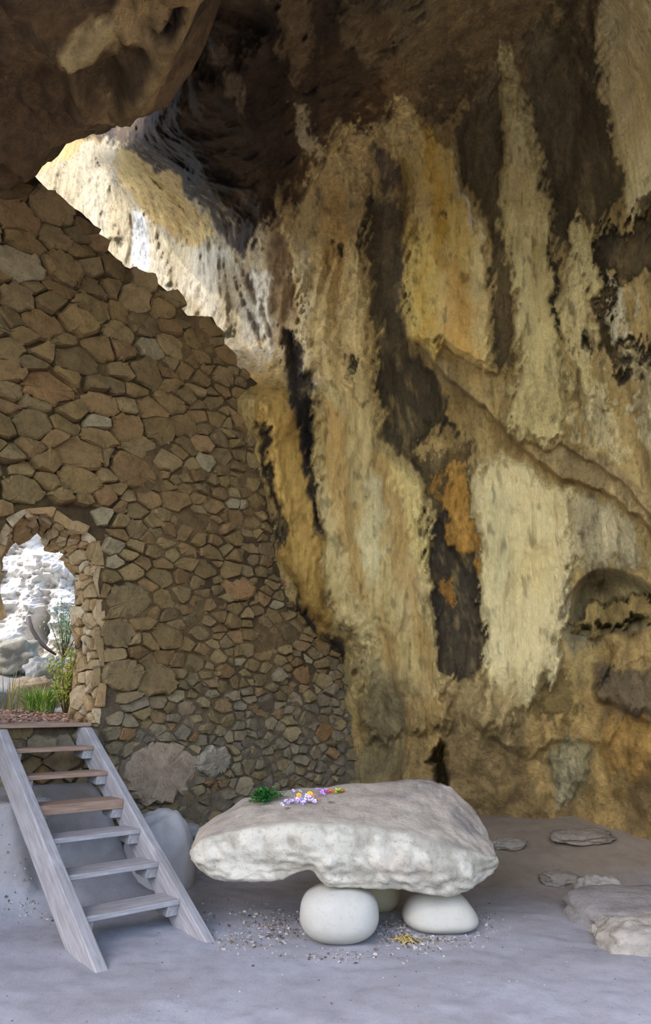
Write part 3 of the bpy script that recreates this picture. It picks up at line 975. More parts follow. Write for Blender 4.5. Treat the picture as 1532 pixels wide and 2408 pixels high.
def build_masonry_body():
    r = 0.055
    gs = np.concatenate([np.arange(-5.5, -1.2, 0.3), np.arange(-1.2, W_OUT[:, 0].max() + 0.2, r)])
    gz = np.arange(-0.4, 8.25, r)
    nx, ny = len(gs), len(gz)
    S, Z = np.meshgrid(gs, gz); S = S.ravel(); Z = Z.ravel()
    ii, jj = np.meshgrid(np.arange(ny - 1), np.arange(nx - 1), indexing='ij')
    a = (ii * nx + jj).ravel()
    Fq = np.stack([a, a + 1, a + nx + 1, a + nx], -1)
    cs = S[Fq].mean(1); cz = Z[Fq].mean(1)
    keep = (sd_poly(cs, cz, W_OUT) > 0) & (sd_poly(cs, cz, door_poly) < 0)
    Fq = Fq[keep]
    used = np.zeros(len(S), bool); used[Fq.ravel()] = True
    remap = np.cumsum(used) - 1
    Fq = remap[Fq]; S = S[used]; Z = Z[used]
    # boundary edges
    e = {}
    for q in Fq.tolist():
        for k in range(4):
            u, v = q[k], q[(k + 1) % 4]
            if (v, u) in e:
                del e[(v, u)]
            else:
                e[(u, v)] = 1
    bverts = np.unique(np.array(list(e.keys())).ravel())
    sdd = sd_poly(S, Z, door_poly)
    SB = S.copy(); ZB = Z.copy()
    for i in bverts:
        if sdd[i] > -0.09:
            d2 = ((DOOR_R - np.array([S[i], Z[i]])) ** 2).sum(1)
            k = int(np.argmin(d2))
            if d2[k] < 0.012:
                S[i], Z[i] = DOOR_R[k]
                SB[i], ZB[i] = DOOR_B[k]
    WO, _ = resample(np.vstack([W_OUT, W_OUT[:1]]), 0.03)
    for i in bverts:
        d2 = ((WO - np.array([S[i], Z[i]])) ** 2).sum(1)
        k = int(np.argmin(d2))
        if d2[k] < 0.006:
            S[i], Z[i] = WO[k]; SB[i], ZB[i] = WO[k]
    dep = 0.035 * fbm(S * 3, Z * 3, seed=83, octaves=4) + 0.022 * fbm(S * 13, Z * 13, seed=84, octaves=3) - 0.022
    dep += 0.036 * sstep(0.6, 1.8, S)
    # the lower courses carry a rough footing that bulges
    dep += 0.10 * sstep(0.9, 0.25, Z) * sstep(0.7, 1.2, S)
    dep[bverts] = np.minimum(dep[bverts], 0.0)
    Vf = wall_pt(S, Z, dep); Vb = wall_pt(SB, ZB, -TH + 0 * S)
    n = len(S)
    faces = Fq.tolist() + [[n + q[3], n + q[2], n + q[1], n + q[0]] for q in Fq.tolist()]
    for (u, v) in e.keys():
        faces.append([v, u, n + u, n + v])
    t = sstep(-0.3, 0.3, fbm(S * 1.3, Z * 1.3, seed=85, octaves=4))[:, None]
    c = lin((84, 66, 42)) * (1 - t) + lin((118, 94, 60)) * t
    g = sstep(2.2, 0.9, Z)[:, None] * 0.75
    c = c * (1 - g) + lin((124, 111, 92)) * g
    c = np.vstack([c, c])
    o = mesh_obj('wall_left', np.vstack([Vf, Vb]), faces, M_MORTAR, None, True, {'tint': c})
    tag(o, 'rubble stone wall in mud mortar closing the cave mouth, with an arched doorway', None, None, 'structure')
    return o


WALL = build_masonry_body()


def power_cells(P, R, an, big=1.2):
    Q = P * np.array([1, an])
    cells = []
    for i in range(len(Q)):
        d = np.linalg.norm(Q - Q[i], axis=1)
        nb = np.argsort(d)[1:22]
        b = big
        poly = [Q[i] + np.array(v) for v in ((-b, -b), (b, -b), (b, b), (-b, b))]
        for j in nb:
            nrm = 2 * (Q[j] - Q[i])
            cc = (Q[j] ** 2).sum() - (Q[i] ** 2).sum() - (R[j] ** 2 - R[i] ** 2)
            out = []
            m = len(poly)
            for k in range(m):
                p, q = poly[k], poly[(k + 1) % m]
                dp, dq = p @ nrm - cc, q @ nrm - cc
                if dp <= 0: out.append(p)
                if (dp < 0 < dq) or (dq < 0 < dp):
                    out.append(p + (q - p) * (dp / (dp - dq)))
            poly = out
            if len(poly) < 3: break
        cells.append(np.array([p / np.array([1, an]) for p in poly]) if len(poly) >= 3 else None)
    return cells


def darts(lo, hi, rfun, rng, tries=9000, fixed=()):
    P = [np.array(f[:2]) for f in fixed]; R = [f[2] for f in fixed]
    for _ in range(tries):
        p = lo + (hi - lo) * rng.random(2)
        r = rfun(p) * (0.62 + 0.85 * rng.random() ** 1.5)
        if P:
            A = np.array(P); B = np.array(R)
            if (np.linalg.norm((A - p) * np.array([1, 1.35]), axis=1) < 0.80 * (B + r)).any():
                continue
        P.append(p); R.append(r)
    return np.array(P), np.array(R)


def chaikin(poly, k=0.24):
    out = []
    n = len(poly)
    for i in range(n):
        p, q = poly[i], poly[(i + 1) % n]
        L = np.linalg.norm(q - p)
        if L < 0.012:
            out.append((p + q) / 2)
            continue
        out.append(p + (q - p) * k); out.append(p + (q - p) * (1 - k))
    return np.array(out)


def stone_geo(poly, proud, rng, fn, sink=0.06):
    """rounded rubble stone over the cell poly; fn(u,v,d)->xyz"""
    c = poly.mean(0)
    ring = chaikin(poly, 0.13)
    if np.linalg.norm(poly - c, axis=1).mean() > 0.17:
        mids = (ring + np.roll(ring, -1, 0)) / 2
        ring = np.stack([ring, mids + (rng.random(mids.shape) - 0.5) * 0.026], 1).reshape(-1, 2)
    elif len(ring) > 12:
        ring = ring[np.linspace(0, len(ring) - 1, 12).round().astype(int)]
    n = len(ring)
    rad = np.linalg.norm(ring - c, axis=1).mean()
    jit = (rng.random((n, 2)) - 0.5) * rad * 0.20
    tilt = (rng.random(2) - 0.5) * 0.75
    r0 = ring * 1.0
    r1 = c + (ring + jit - c) * 0.985
    r2 = c + (ring + jit * 1.6 - c) * (0.80 + 0.12 * rng.random())

    def dd(r, base):
        return np.clip(base + ((r - c) @ tilt), base * 0.35, base * 1.7 + 0.01) + (rng.random(len(r)) - 0.5) * 0.014
    V = np.vstack([fn(r0[:, 0], r0[:, 1], np.full(n, -sink)), fn(r1[:, 0], r1[:, 1], dd(r1, proud * 0.62)), fn(r2[:, 0], r2[:, 1], dd(r2, proud)),
                   fn(np.array([c[0]]), np.array([c[1]]), np.array([proud * (0.9 + 0.45 * rng.random())]))])
    Fc = []
    for i in range(n):
        j = (i + 1) % n
        Fc.append([i, j, n + j, n + i]); Fc.append([n + i, n + j, 2 * n + j, 2 * n + i]); Fc.append([2 * n + i, 2 * n + j, 3 * n])
    return V, Fc


STONE_COLS = [(150, 122, 76), (138, 112, 70), (160, 134, 88), (146, 112, 72), (128, 106, 70), (166, 140, 96), (152, 118, 78), (134, 114, 80)]
GREY_COLS = [(150, 142, 124), (138, 130, 112), (162, 150, 126), (146, 130, 108), (128, 122, 112), (160, 144, 112)]


def stone_colour(s, z, rng):
    g = sstep(2.4, 1.0, z) * 0.8
    if rng.random() < g:
        c = np.array(GREY_COLS[rng.integers(len(GREY_COLS))]) * np.array([1.03, 0.98, 0.90])
    else:
        c = STONE_COLS[rng.integers(len(STONE_COLS))]
    c = lin(c) * (0.80 + 0.36 * rng.random())
    m_ = lin((146, 118, 76)) * (1 - g) + lin((148, 134, 108)) * g
    c = (c * 0.6 + m_ * 0.4) * 0.80
    if rng.random() < 0.03:
        c = lin((142, 108, 72))
    if rng.random() < 0.03:
        c = lin((150, 133, 100))
    return np.clip(c, 0, 0.9)


def build_stones():
    rng = np.random.default_rng(5)
    fixed = []
    for px, py, r in [(372, 1815, 0.40), (500, 1790, 0.22), (70, 1000, 0.2), (95, 770, 0.2), (110, 915, 0.24), (185, 1130, 0.2), (285, 1590, 0.22),
                      (370, 1600, 0.2), (270, 1490, 0.2), (310, 1110, 0.26), (560, 1385, 0.2), (710, 1585, 0.16), (760, 1722, 0.14), (300, 1410, 0.24),
                      (140, 640, 0.2), (430, 1000, 0.16), (510, 985, 0.12), (40, 520, 0.24), (120, 560, 0.18)]:
        s, z, _ = wall_hit(px, py)
        fixed.append((float(s), float(z), r))

    def rf(p):
        s, z = p
        r = 0.125 - 0.030 * sstep(0.8, 2.6, s)
        r += 0.05 * sstep(3.2, 4.6, z) * sstep(2.6, 1.0, s)
        r -= 0.025 * sstep(2.2, 1.4, z) * sstep(0.4, 1.0, s)
        return r
    lo = np.array([-0.75, -0.2]); hi = np.array([4.6, 7.9])
    P, R = darts(lo, hi, rf, rng, 8000, fixed)
    wq = np.stack([0.10 * fbm(P[:, 0] * 1.7, P[:, 1] * 1.7, seed=86), 0.0 * P[:, 0]], -1)
    rot = 0.55 * fbm(P[:, 0] * 0.8, P[:, 1] * 0.8, seed=87) * sstep(1.6, 3.0, P[:, 1])
    cells = power_cells(P + wq, R * 1.15, 1.45)
    cells = [None if c is None else c - wq[i] for i, c in enumerate(cells)]
    inside = (sd_poly(P[:, 0], P[:, 1], W_OUT) > 0.03) & (sd_poly(P[:, 0], P[:, 1], door_poly) < -0.03)
    items = []
    for i, poly in enumerate(cells):
        if poly is None or not inside[i]: continue
        px, py = project(wall_pt(P[i, 0], P[i, 1]))
        bx = np.interp(py, [p[1] for p in BOUND], [p[0] for p in BOUND])
        if py > 820 and px > bx + 30: continue
        if P[i, 1] < 0.05: continue
        # gaps: tight up high, wide smeared mortar lower right
        gap = 0.003 + 0.010 * rng.random() + 0.005 * sstep(1.2, 2.4, P[i, 0])
        c = poly.mean(0)
        rad = np.linalg.norm(poly - c, axis=1).mean()
        poly = c + (poly - c) * max(0.5, 1 - gap / max(rad, 0.03))
        # keep off the doorway and the top edge
        sd = sd_poly(poly[:, 0], poly[:, 1], door_poly)
        lim = 0.07 * rng.random() - 0.01
        for k in np.nonzero(sd > lim)[0]:
            j = int(np.argmin(((DOOR_R - poly[k]) ** 2).sum(1)))
            if DOOR_R[j][1] > LAND:
                poly[k] = DOOR_R[j]
        proud = 0.026 + 0.060 * rng.random() ** 1.3
        if P[i, 0] > 1.4 and rng.random() < 0.35: proud *= 0.55
        proud *= 1 + 0.6 * sstep(1.6, 0.6, P[i, 0]) * sstep(2.6, 3.6, P[i, 1])
        base = 0.10 * sstep(0.9, 0.25, P[i, 1]) * sstep(0.7, 1.2, P[i, 0])
        V, Fc = stone_geo(poly, proud, rng, lambda u, v, d, b=base: wall_pt(u, v, d + b))
        col = stone_colour(P[i, 0], P[i, 1], rng)
        if i in (1, ):
            col = lin((160, 146, 126))
        if i in (4, 10, 11, 12): col = lin((146, 110, 70))
        if i == 0: col = lin((166, 144, 120))
        vis = (0 <= px <= 1532)
        hid = (px < 235 and py > 1712)
        items.append((rad if vis and not hid else rad * 0.2, V, Fc, col))
    # reveal of the doorway
    rng2 = np.random.default_rng(9)
    L = DOOR_T[-1]
    P2, R2 = darts(np.array([0.02, 0.0]), np.array([L * 0.72, TH]), lambda p: 0.085, rng2, 1500)
    c2 = power_cells(P2, R2, 1.0, 0.5)

    def rev(u, v, d):
        u = np.clip(np.asarray(u, float), 0, L)
        fs = np.stack([np.interp(u, DOOR_T, DOOR_R[:, i]) for i in range(2)], -1)
        bs = np.stack([np.interp(u, DOOR_T, DOOR_B[:, i]) for i in range(2)], -1)
        k = np.clip(np.asarray(v, float) / TH, -0.03, 1.05)[:, None]
        m = fs * (1 - k) + bs * k
        ta = np.stack([np.interp(u + 0.03, DOOR_T, DOOR_R[:, i]) - np.interp(u - 0.03, DOOR_T, DOOR_R[:, i]) for i in range(2)], -1)
        ta = ta / (np.linalg.norm(ta, axis=1)[:, None] + 1e-9)
        nrm = np.stack([-ta[:, 1], ta[:, 0]], -1)             # into the opening
        m = m + nrm * np.asarray(d, float)[:, None]
        return wall_pt(m[:, 0], m[:, 1], -np.asarray(v, float).clip(-0.02, TH * 1.03))
    for i, poly in enumerate(c2):
        if poly is None: continue
        poly = poly.copy()
        poly[:, 0] = poly[:, 0].clip(0.0, L); poly[:, 1] = poly[:, 1].clip(-0.03 + 0.10 * rng2.random(), TH)
        c = poly.mean(0)
        rad = np.linalg.norm(poly - c, axis=1).mean()
        if rad < 0.025: continue
        poly = c + (poly - c) * max(0.5, 1 - 0.010 / rad)
        V, Fc = stone_geo(poly, 0.03 + 0.05 * rng2.random(), rng2, rev, 0.03)
        cc = [(182, 154, 114), (162, 134, 92), (192, 168, 132), (170, 136, 92)][rng2.integers(4)]  # paler than the wall stones: light from outside put into the colour
        items.append((rad * 1.0, V, [f[::-1] for f in Fc], lin(cc)))
    items.sort(key=lambda t: -t[0])
    for k, (rad, V, Fc, col) in enumerate(items[:298]):
        mesh_obj('stone', V, Fc, M_STONE, WALL, False, {'tint': np.tile(col, (len(V), 1))})
    mb = MB()
    for (rad, V, Fc, col) in items[298:]:
        mb.add(V, Fc, col)
    # small wedge stones pressed into the joints
    rng3 = np.random.default_rng(13)
    ncell = 0
    for _ in range(900):
        p = lo + (hi - lo) * rng3.random(2)
        if sd_poly(p[:1], p[1:], W_OUT)[0] < 0.06 or sd_poly(p[:1], p[1:], door_poly)[0] > -0.06: continue
        px, py = project(wall_pt(p[0], p[1]))
        bx = np.interp(py, [q[1] for q in BOUND], [q[0] for q in BOUND])
        if (py > 820 and px > bx + 10) or p[1] < 0.15: continue
        d = np.linalg.norm(P - p, axis=1) / R
        if d.min() < 0.85: continue
        ang = np.sort(rng3.random(6) * 6.283)
        r = 0.018 + 0.030 * rng3.random()
        poly = p + np.stack([np.cos(ang) * 1.5, np.sin(ang)], -1) * r
        V, Fc = stone_geo(poly, 0.012 + 0.03 * rng3.random(), rng3, wall_pt, 0.04)
        mb.add(V, Fc, stone_colour(p[0], p[1], rng3))
        ncell += 1
    o = mb.build('small_stones', M_STONE, WALL, False, 'tint')
    o['kind'] = 'stuff'
    print('stones', len(items), 'wedges', ncell)


build_stones()


# ================================================================== BLOBS AND LOFTS
def blob(name, loc, rad, mat, col, seed=0, exp=2.4, amp=0.08, freq=2.0, nu=40, nv=24, taper=0.0, rotz=0.0, flat=0.0, var=0.1, parent=None, tip=0.0):
    u = np.linspace(0, 2 * math.pi, nu, endpoint=False)
    v = np.linspace(-math.pi / 2, math.pi / 2, nv + 1)[1:-1]
    U, Vv = np.meshgrid(u, v)
    U = U.ravel(); Vv = Vv.ravel()

    def sg(c, e): return np.sign(c) * np.abs(c) ** (2.0 / e)
    x = sg(np.cos(Vv), exp) * sg(np.cos(U), exp); y = sg(np.cos(Vv), exp) * sg(np.sin(U), exp); z = sg(np.sin(Vv), exp)
    P = np.stack([x, y, z], -1)
    P = np.vstack([P, [[0, 0, -1], [0, 0, 1]]])
    nrm = P / (np.linalg.norm(P, axis=1)[:, None] + 1e-9)
    k = amp * fbm(P[:, 0] * freq + seed * 3.1, P[:, 1] * freq + 7, P[:, 2] * freq, seed=seed + 100, octaves=4)
    P = P + nrm * k[:, None]
    P[:, 0] *= 1 - taper * P[:, 2]; P[:, 1] *= 1 - taper * P[:, 2]
    P[:, 0] += tip * P[:, 2]
    P = P * np.array(rad)
    if flat:
        P[:, 2] = np.maximum(P[:, 2], -rad[2] * (1 - flat))
    cr, sr = math.cos(rotz), math.sin(rotz)
    P = np.stack([P[:, 0] * cr - P[:, 1] * sr, P[:, 0] * sr + P[:, 1] * cr, P[:, 2]], -1)
    n = nu * (nv - 1)
    Fc = []
    for i in range(nv - 2):
        for j in range(nu):
            a = i * nu + j; b = i * nu + (j + 1) % nu
            Fc.append([a, b, b + nu, a + nu])
    for j in range(nu):
        Fc.append([(j + 1) % nu, j, n]); Fc.append([(nv - 2) * nu + j, (nv - 2) * nu + (j + 1) % nu, n + 1])
    c = lin(col)[None] * (1 + var * 2 * fbm(P[:, 0] * 5, P[:, 1] * 5, P[:, 2] * 5, seed=seed + 7))[:, None]
    o = mesh_obj(name, P, Fc, mat, parent, True, {'tint': np.clip(c, 0, 0.95)})
    o.location = loc
    return o


# ------------------------------------------------------------------ altar slab
def build_altar():
    # px x : silhouette top, brow of the front face, bottom of the front face, Y brow, Y back, Y bottom
    T = [(452, 1990, 1998, 2018, 5.95, 6.10, 6.00),
         (462, 1952, 1985, 2045, 5.78, 6.30, 5.86),
         (500, 1924, 1968, 2066, 5.70, 6.45, 5.78),
         (570, 1876, 1952, 2076, 5.64, 6.60, 5.72),
         (650, 1855, 1942, 2071, 5.60, 6.65, 5.66),
         (732, 1848, 1940, 2046, 5.58, 6.68, 5.62),
         (768, 1844, 1940, 2092, 5.57, 6.68, 5.62),
         (850, 1836, 1945, 2089, 5.57, 6.70, 5.64),
         (950, 1826, 1962, 2092, 5.60, 6.70, 5.68),
         (1010, 1828, 1980, 2104, 5.64, 6.68, 5.72),
         (1060, 1845, 1995, 2108, 5.70, 6.62, 5.78),
         (1105, 1890, 2006, 2096, 5.78, 6.50, 5.86),
         (1145, 1952, 2014, 2062, 5.92, 6.32, 5.96),
         (1163, 1998, 2016, 2030, 6.02, 6.16, 6.05)]
    st = []
    for (x, yt, ye, yb, Ye, Yk, Yb) in T:
        top = at(x, yt, Yk); br = at(x, ye, Ye); bo = at(x, yb, Yb)
        mid = br * 0.52 + top * 0.48; mid[2] += 0.02
        q = br * 0.8 + top * 0.2; q[2] += 0.012
        fm = br * 0.5 + bo * 0.5; fm[1] -= 0.05
        fl = br * 0.18 + bo * 0.82; fl[1] -= 0.03
        bb = np.array([top[0], Yk + 0.04, max(bo[2] + 0.12, 0.40)])
        if bb[2] > top[2] - 0.1: bb[2] = top[2] - 0.08
        bk = np.array([top[0], Yk + 0.10, (top[2] + bb[2]) / 2])
        um = np.array([(bo[0] + bb[0]) / 2, (bo[1] + bb[1]) / 2, min(bo[2], bb[2]) + 0.03])
        uf = np.array([bo[0], bo[1] + 0.15, bo[2] + 0.0])
        st.append([top, mid, q, br, fm, fl, bo, uf, um, bb, bk])
    st = np.array(st, float)
    Ns, K, _ = st.shape
    # resample: stations by x, ring by index
    xs = np.array([t[0] for t in T], float)
    ux = np.linspace(xs[0], xs[-1], 130)
    ringi = np.linspace(0, K, 88, endpoint=False)
    G = np.zeros((len(ux), K, 3))
    for k in range(K):
        for c in range(3):
            G[:, k, c] = np.interp(ux, xs, st[:, k, c])
    G2 = np.zeros((len(ux), len(ringi), 3))
    Gw = np.concatenate([G, G[:, :1]], 1)
    for i in range(len(ux)):
        for c in range(3):
            G2[i, :, c] = np.interp(ringi, np.arange(K + 1), Gw[i, :, c])
    for _ in range(2):
        H = G2.copy()
        H[1:-1] = 0.5 * G2[1:-1] + 0.25 * (G2[:-2] + G2[2:])
        G2 = 0.5 * H + 0.25 * (np.roll(H, 1, 1) + np.roll(H, -1, 1))
    nu, nv = len(ux), len(ringi)
    du = np.gradient(G2, axis=0)
    dv = np.roll(G2, -1, 1) - np.roll(G2, 1, 1)
    nr = np.cross(dv, du)
    nr /= (np.linalg.norm(nr, axis=2)[..., None] + 1e-9)
    cen = G2.mean(1, keepdims=True)
    if ((G2 - cen) * nr).sum() < 0: nr = -nr
    x, y, z = G2[..., 0], G2[..., 1], G2[..., 2]
    fac = np.tile(ringi, (nu, 1))
    front = sstep(2.6, 3.1, fac) * sstep(7.4, 6.6, fac)
    d = 0.022 * fbm(x * 5, y * 6, z * 6, seed=201, octaves=5)
    fd = sstep(2.9, 3.4, fac) * sstep(6.1, 5.2, fac)
    d = d + front * 0.010 * fbm(x * 9, y * 9, z * 9, seed=210, octaves=4, ridge=True)
    d = d + fd * (0.04 * fbm(x * 2.2 + z * 1.5, y * 2.2, z * 3.2, seed=202, octaves=5, ridge=True) + 0.012 * fbm(x * 16, y * 16, z * 20, seed=203, octaves=3, ridge=True))
    d = d - fd * 0.025 * sstep(0.55, 0.95, fbm(x * 2.4 + z * 1.2, y * 2.4, z * 3.6, seed=208, octaves=4, ridge=True) + 0.30)
    d = d + fd * 0.022 * (np.floor(vnoise(x * 3.1 + 0.3 * z, z * 4.2 + y, seed=209) * 4) / 4 - 0.4)
    topm = sstep(3.2, 2.6, fac)
    d = d + topm * sstep(0.45, 0.9, x) * 0.02 * fbm(x * 12, y * 12, z * 12, seed=204, octaves=4, ridge=True)
    G2 = G2 + nr * d[..., None]
    V = G2.reshape(-1, 3)
    Fc = []
    for i in range(nu - 1):
        for j in range(nv):
            a = i * nv + j; b = i * nv + (j + 1) % nv
            Fc.append([a, b, b + nv, a + nv])
    V = np.vstack([V, G2[0].mean(0), G2[-1].mean(0)])
    n = nu * nv
    for j in range(nv):
        Fc.append([(j + 1) % nv, j, n]); Fc.append([(nu - 1) * nv + j, (nu - 1) * nv + (j + 1) % nv, n + 1])
    # colour: weathered pinkish grey crown, fresh pale break on the front
    pale, weath, dark = lin((194, 185, 167)), lin((186, 170, 152)), lin((132, 122, 115))
    f = front * sstep(-0.45, 0.1, fbm(x * 2.2, y * 2.2, z * 3, seed=205, octaves=4) + 0.25)
    c = weath * (1 - f[..., None]) + pale * f[..., None]
    g = topm * sstep(0.25, 0.65, x) * sstep(-0.2, 0.25, fbm(x * 2.6, y * 2.6, z * 2.6, seed=206, octaves=5)) * 0.85
    c = c * (1 - g[..., None]) + dark * g[..., None]
    w = sstep(0.28, 0.5, fbm(x * 14, y * 14, z * 14, seed=207, octaves=3)) * topm * 0.6
    c = c * (1 - w[..., None]) + lin((198, 190, 176)) * w[..., None]
    vein = sstep(0.80, 0.95, fbm(x * 2.4 + z * 1.2, y * 2.4, z * 3.6, seed=208, octaves=4, ridge=True) + 0.30) * front * 0.55
    c = c * (1 - vein[..., None]) + lin((140, 130, 112)) * vein[..., None]
    under = sstep(6.6, 7.4, fac)[..., None]
    c = c * (1 - under) + lin((190, 172, 136)) * under
    c = c.reshape(-1, 3)
    c = np.vstack([c, c[:1], c[-1:]])
    o = mesh_obj('altar_slab', V, Fc, M_ROCK, None, True, {'tint': np.clip(c, 0, 0.92)})
    recentre(o, (0.1, 6.1, 0.36))
    tag(o, 'big pale rough boulder slab with flowers on top, resting on three rounded stones', 'boulder')
    top_pts = V
    return o, V


ALTAR, ALTAR_V = build_altar()


def altar_z(x, y):
    P = ALTAR_V
    d = (P[:, 0] - x) ** 2 + (P[:, 1] - y) ** 2
    m = d < 0.03 ** 2
    if not m.any():
        m = d <= np.partition(d, 4)[4]
    return float(P[m, 2].max())


# find underside height for the props
def altar_under(x, y, r=0.1):
    P = ALTAR_V
    d = (P[:, 0] - x) ** 2 + (P[:, 1] - y) ** 2
    m = (d < r * r) & (P[:, 2] < 0.6)
    return float(P[m, 2].min()) if m.any() else 0.36


def prop(px, pyb, Yc, w, dep, label, col, seed, exp, taper, tip=0.0):
    c = at(px, pyb, Yc)
    x = float(c[0])
    zt = altar_under(x, Yc, 0.16) + 0.012
    zf = float(floor_z(np.array([x]), np.array([Yc]))[0]) - 0.02
    h = (zt - zf) / 2
    o = blob('support_boulder', (x, Yc, zf + h), (w / 2, dep / 2, h), M_SMOOTH, col, seed, exp, 0.03, 1.5, 48, 30, taper, 0, 0, 0.04, None, tip)
    tag(o, label, 'boulder')
    return o


prop(798, 2200, 5.80, 0.56, 0.54, 'wide smooth off-white boulder under the middle of the altar slab', (180, 174, 162), 1, 2.40, 0.02)
prop(1034, 2180, 6.04, 0.50, 0.46, 'smooth pale boulder with sloping sides under the right end of the slab', (176, 169, 156), 2, 2.6, 0.34, -0.06)
prop(893, 2150, 6.48, 0.36, 0.36, 'yellowish round boulder half hidden behind the wide white support boulder', (196, 184, 152), 3, 2.4, 0.0)


# ================================================================== STAIRS
def stair_pt(h, s, z):
    p = S0 + h * AX + s * LT
    return np.array([p[0], p[1], z])


ROT = math.atan2(LT[1], LT[0])
STAIR = empty('wooden_stairs', tuple(stair_pt(0.5, 0.36, 0.0)))
tag(STAIR, 'weathered grey open wooden stairs leading up to the arched doorway', 'stairs')


def prism(name, mat, hz, s0, s1, bev=0.006):
    """polygon in (h,z) extruded from s0 to s1, with local x along the stringer or tread"""
    a = [stair_pt(h, s0, z) for h, z in hz]; b = [stair_pt(h, s1, z) for h, z in hz]
    n = len(hz)
    faces = [list(range(n))[::-1], [n + i for i in range(n)]] + [[i, (i + 1) % n, n + (i + 1) % n, n + i] for i in range(n)]
    return a + b, faces


def part(name, mat, hz, s0, s1, along, bev=0.006):
    V, Fc = prism(name, mat, hz, s0, s1)
    V = np.array(V)
    c = V.mean(0)
    # local frame so that the grain runs along the piece
    ex = np.array(along, float); ex /= np.linalg.norm(ex)
    up = np.array([0, 0, 1.0])
    if abs(ex @ up) > 0.9: up = np.array([1.0, 0, 0])
    ey = np.cross(up, ex); ey /= np.linalg.norm(ey)
    ez = np.cross(ex, ey)
    R = np.stack([ex, ey, ez], 0)
    Lc = (V - c) @ R.T
    o = mesh_obj(name, Lc, Fc, mat, None, False)
    from mathutils import Matrix
    Mx = Matrix([[R[0][0], R[1][0], R[2][0], c[0]], [R[0][1], R[1][1], R[2][1], c[1]], [R[0][2], R[1][2], R[2][2], c[2]], [0, 0, 0, 1]])
    o.parent = STAIR
    o.matrix_parent_inverse = Matrix.Identity(4)
    o.matrix_basis = Matrix.Translation(-STAIR.location) @ Mx
    md = o.modifiers.new('bevel', 'BEVEL')
    md.width = bev; md.segments = 2; md.limit_method = 'ANGLE'
    return o


WID = 0.72
SL = np.array([AX[0] * RUN, AX[1] * RUN, RISE])
slope = RUN / RISE
h_of = lambda z: -0.37 + z * slope
DEEP = 0.46
for (sa, sb) in ((-0.085, 0.0), (WID, WID + 0.075)):
    zt = LAND - 0.04
    hmax = 2.10
    pts = [(h_of(-0.03), -0.03), (h_of(-0.03) + DEEP, -0.03)]
    zc_ = (hmax + 0.37 - DEEP) / slope
    pts += [(hmax, zc_), (hmax, zt), (h_of(zt), zt)]
    part('stringer', M_WOOD, pts, sa, sb, SL, 0.008)
ty = [0.0, 0.0, 0.008, 0.0, -0.006, 0.004, 0.0]
for i in range(1, 7):
    z = i * RISE
    h0 = (i - 1) * RUN + ty[i]
    th = 0.036
    mat = M_WOOD
    if i == 4:
        th = 0.075; mat = M_WOOD_BROWN
    if i in (5, 6): mat = M_WOOD_BROWN
    part('tread', mat, [(h0, z - th), (h0 + 0.27, z - th), (h0 + 0.27, z), (h0, z)], 0.001, WID - 0.001, (LT[0], LT[1], 0), 0.005)
    for (sa, sb) in ((0.0, 0.07), (WID - 0.09, WID)):
        z1 = z - th
        part('cleat', M_WOOD, [(h0 + 0.03, z1 - 0.075), (h0 + 0.20, z1 - 0.06), (h0 + 0.25, z1), (h0 + 0.015, z1)], sa, sb, (AX[0], AX[1], 0), 0.004)
part('landing_board', M_WOOD_BROWN, [(2.0, LAND - 0.035), (2.24, LAND - 0.035), (2.24, LAND), (2.0, LAND)], -0.42, WID + 0.10, (LT[0], LT[1], 0), 0.004)


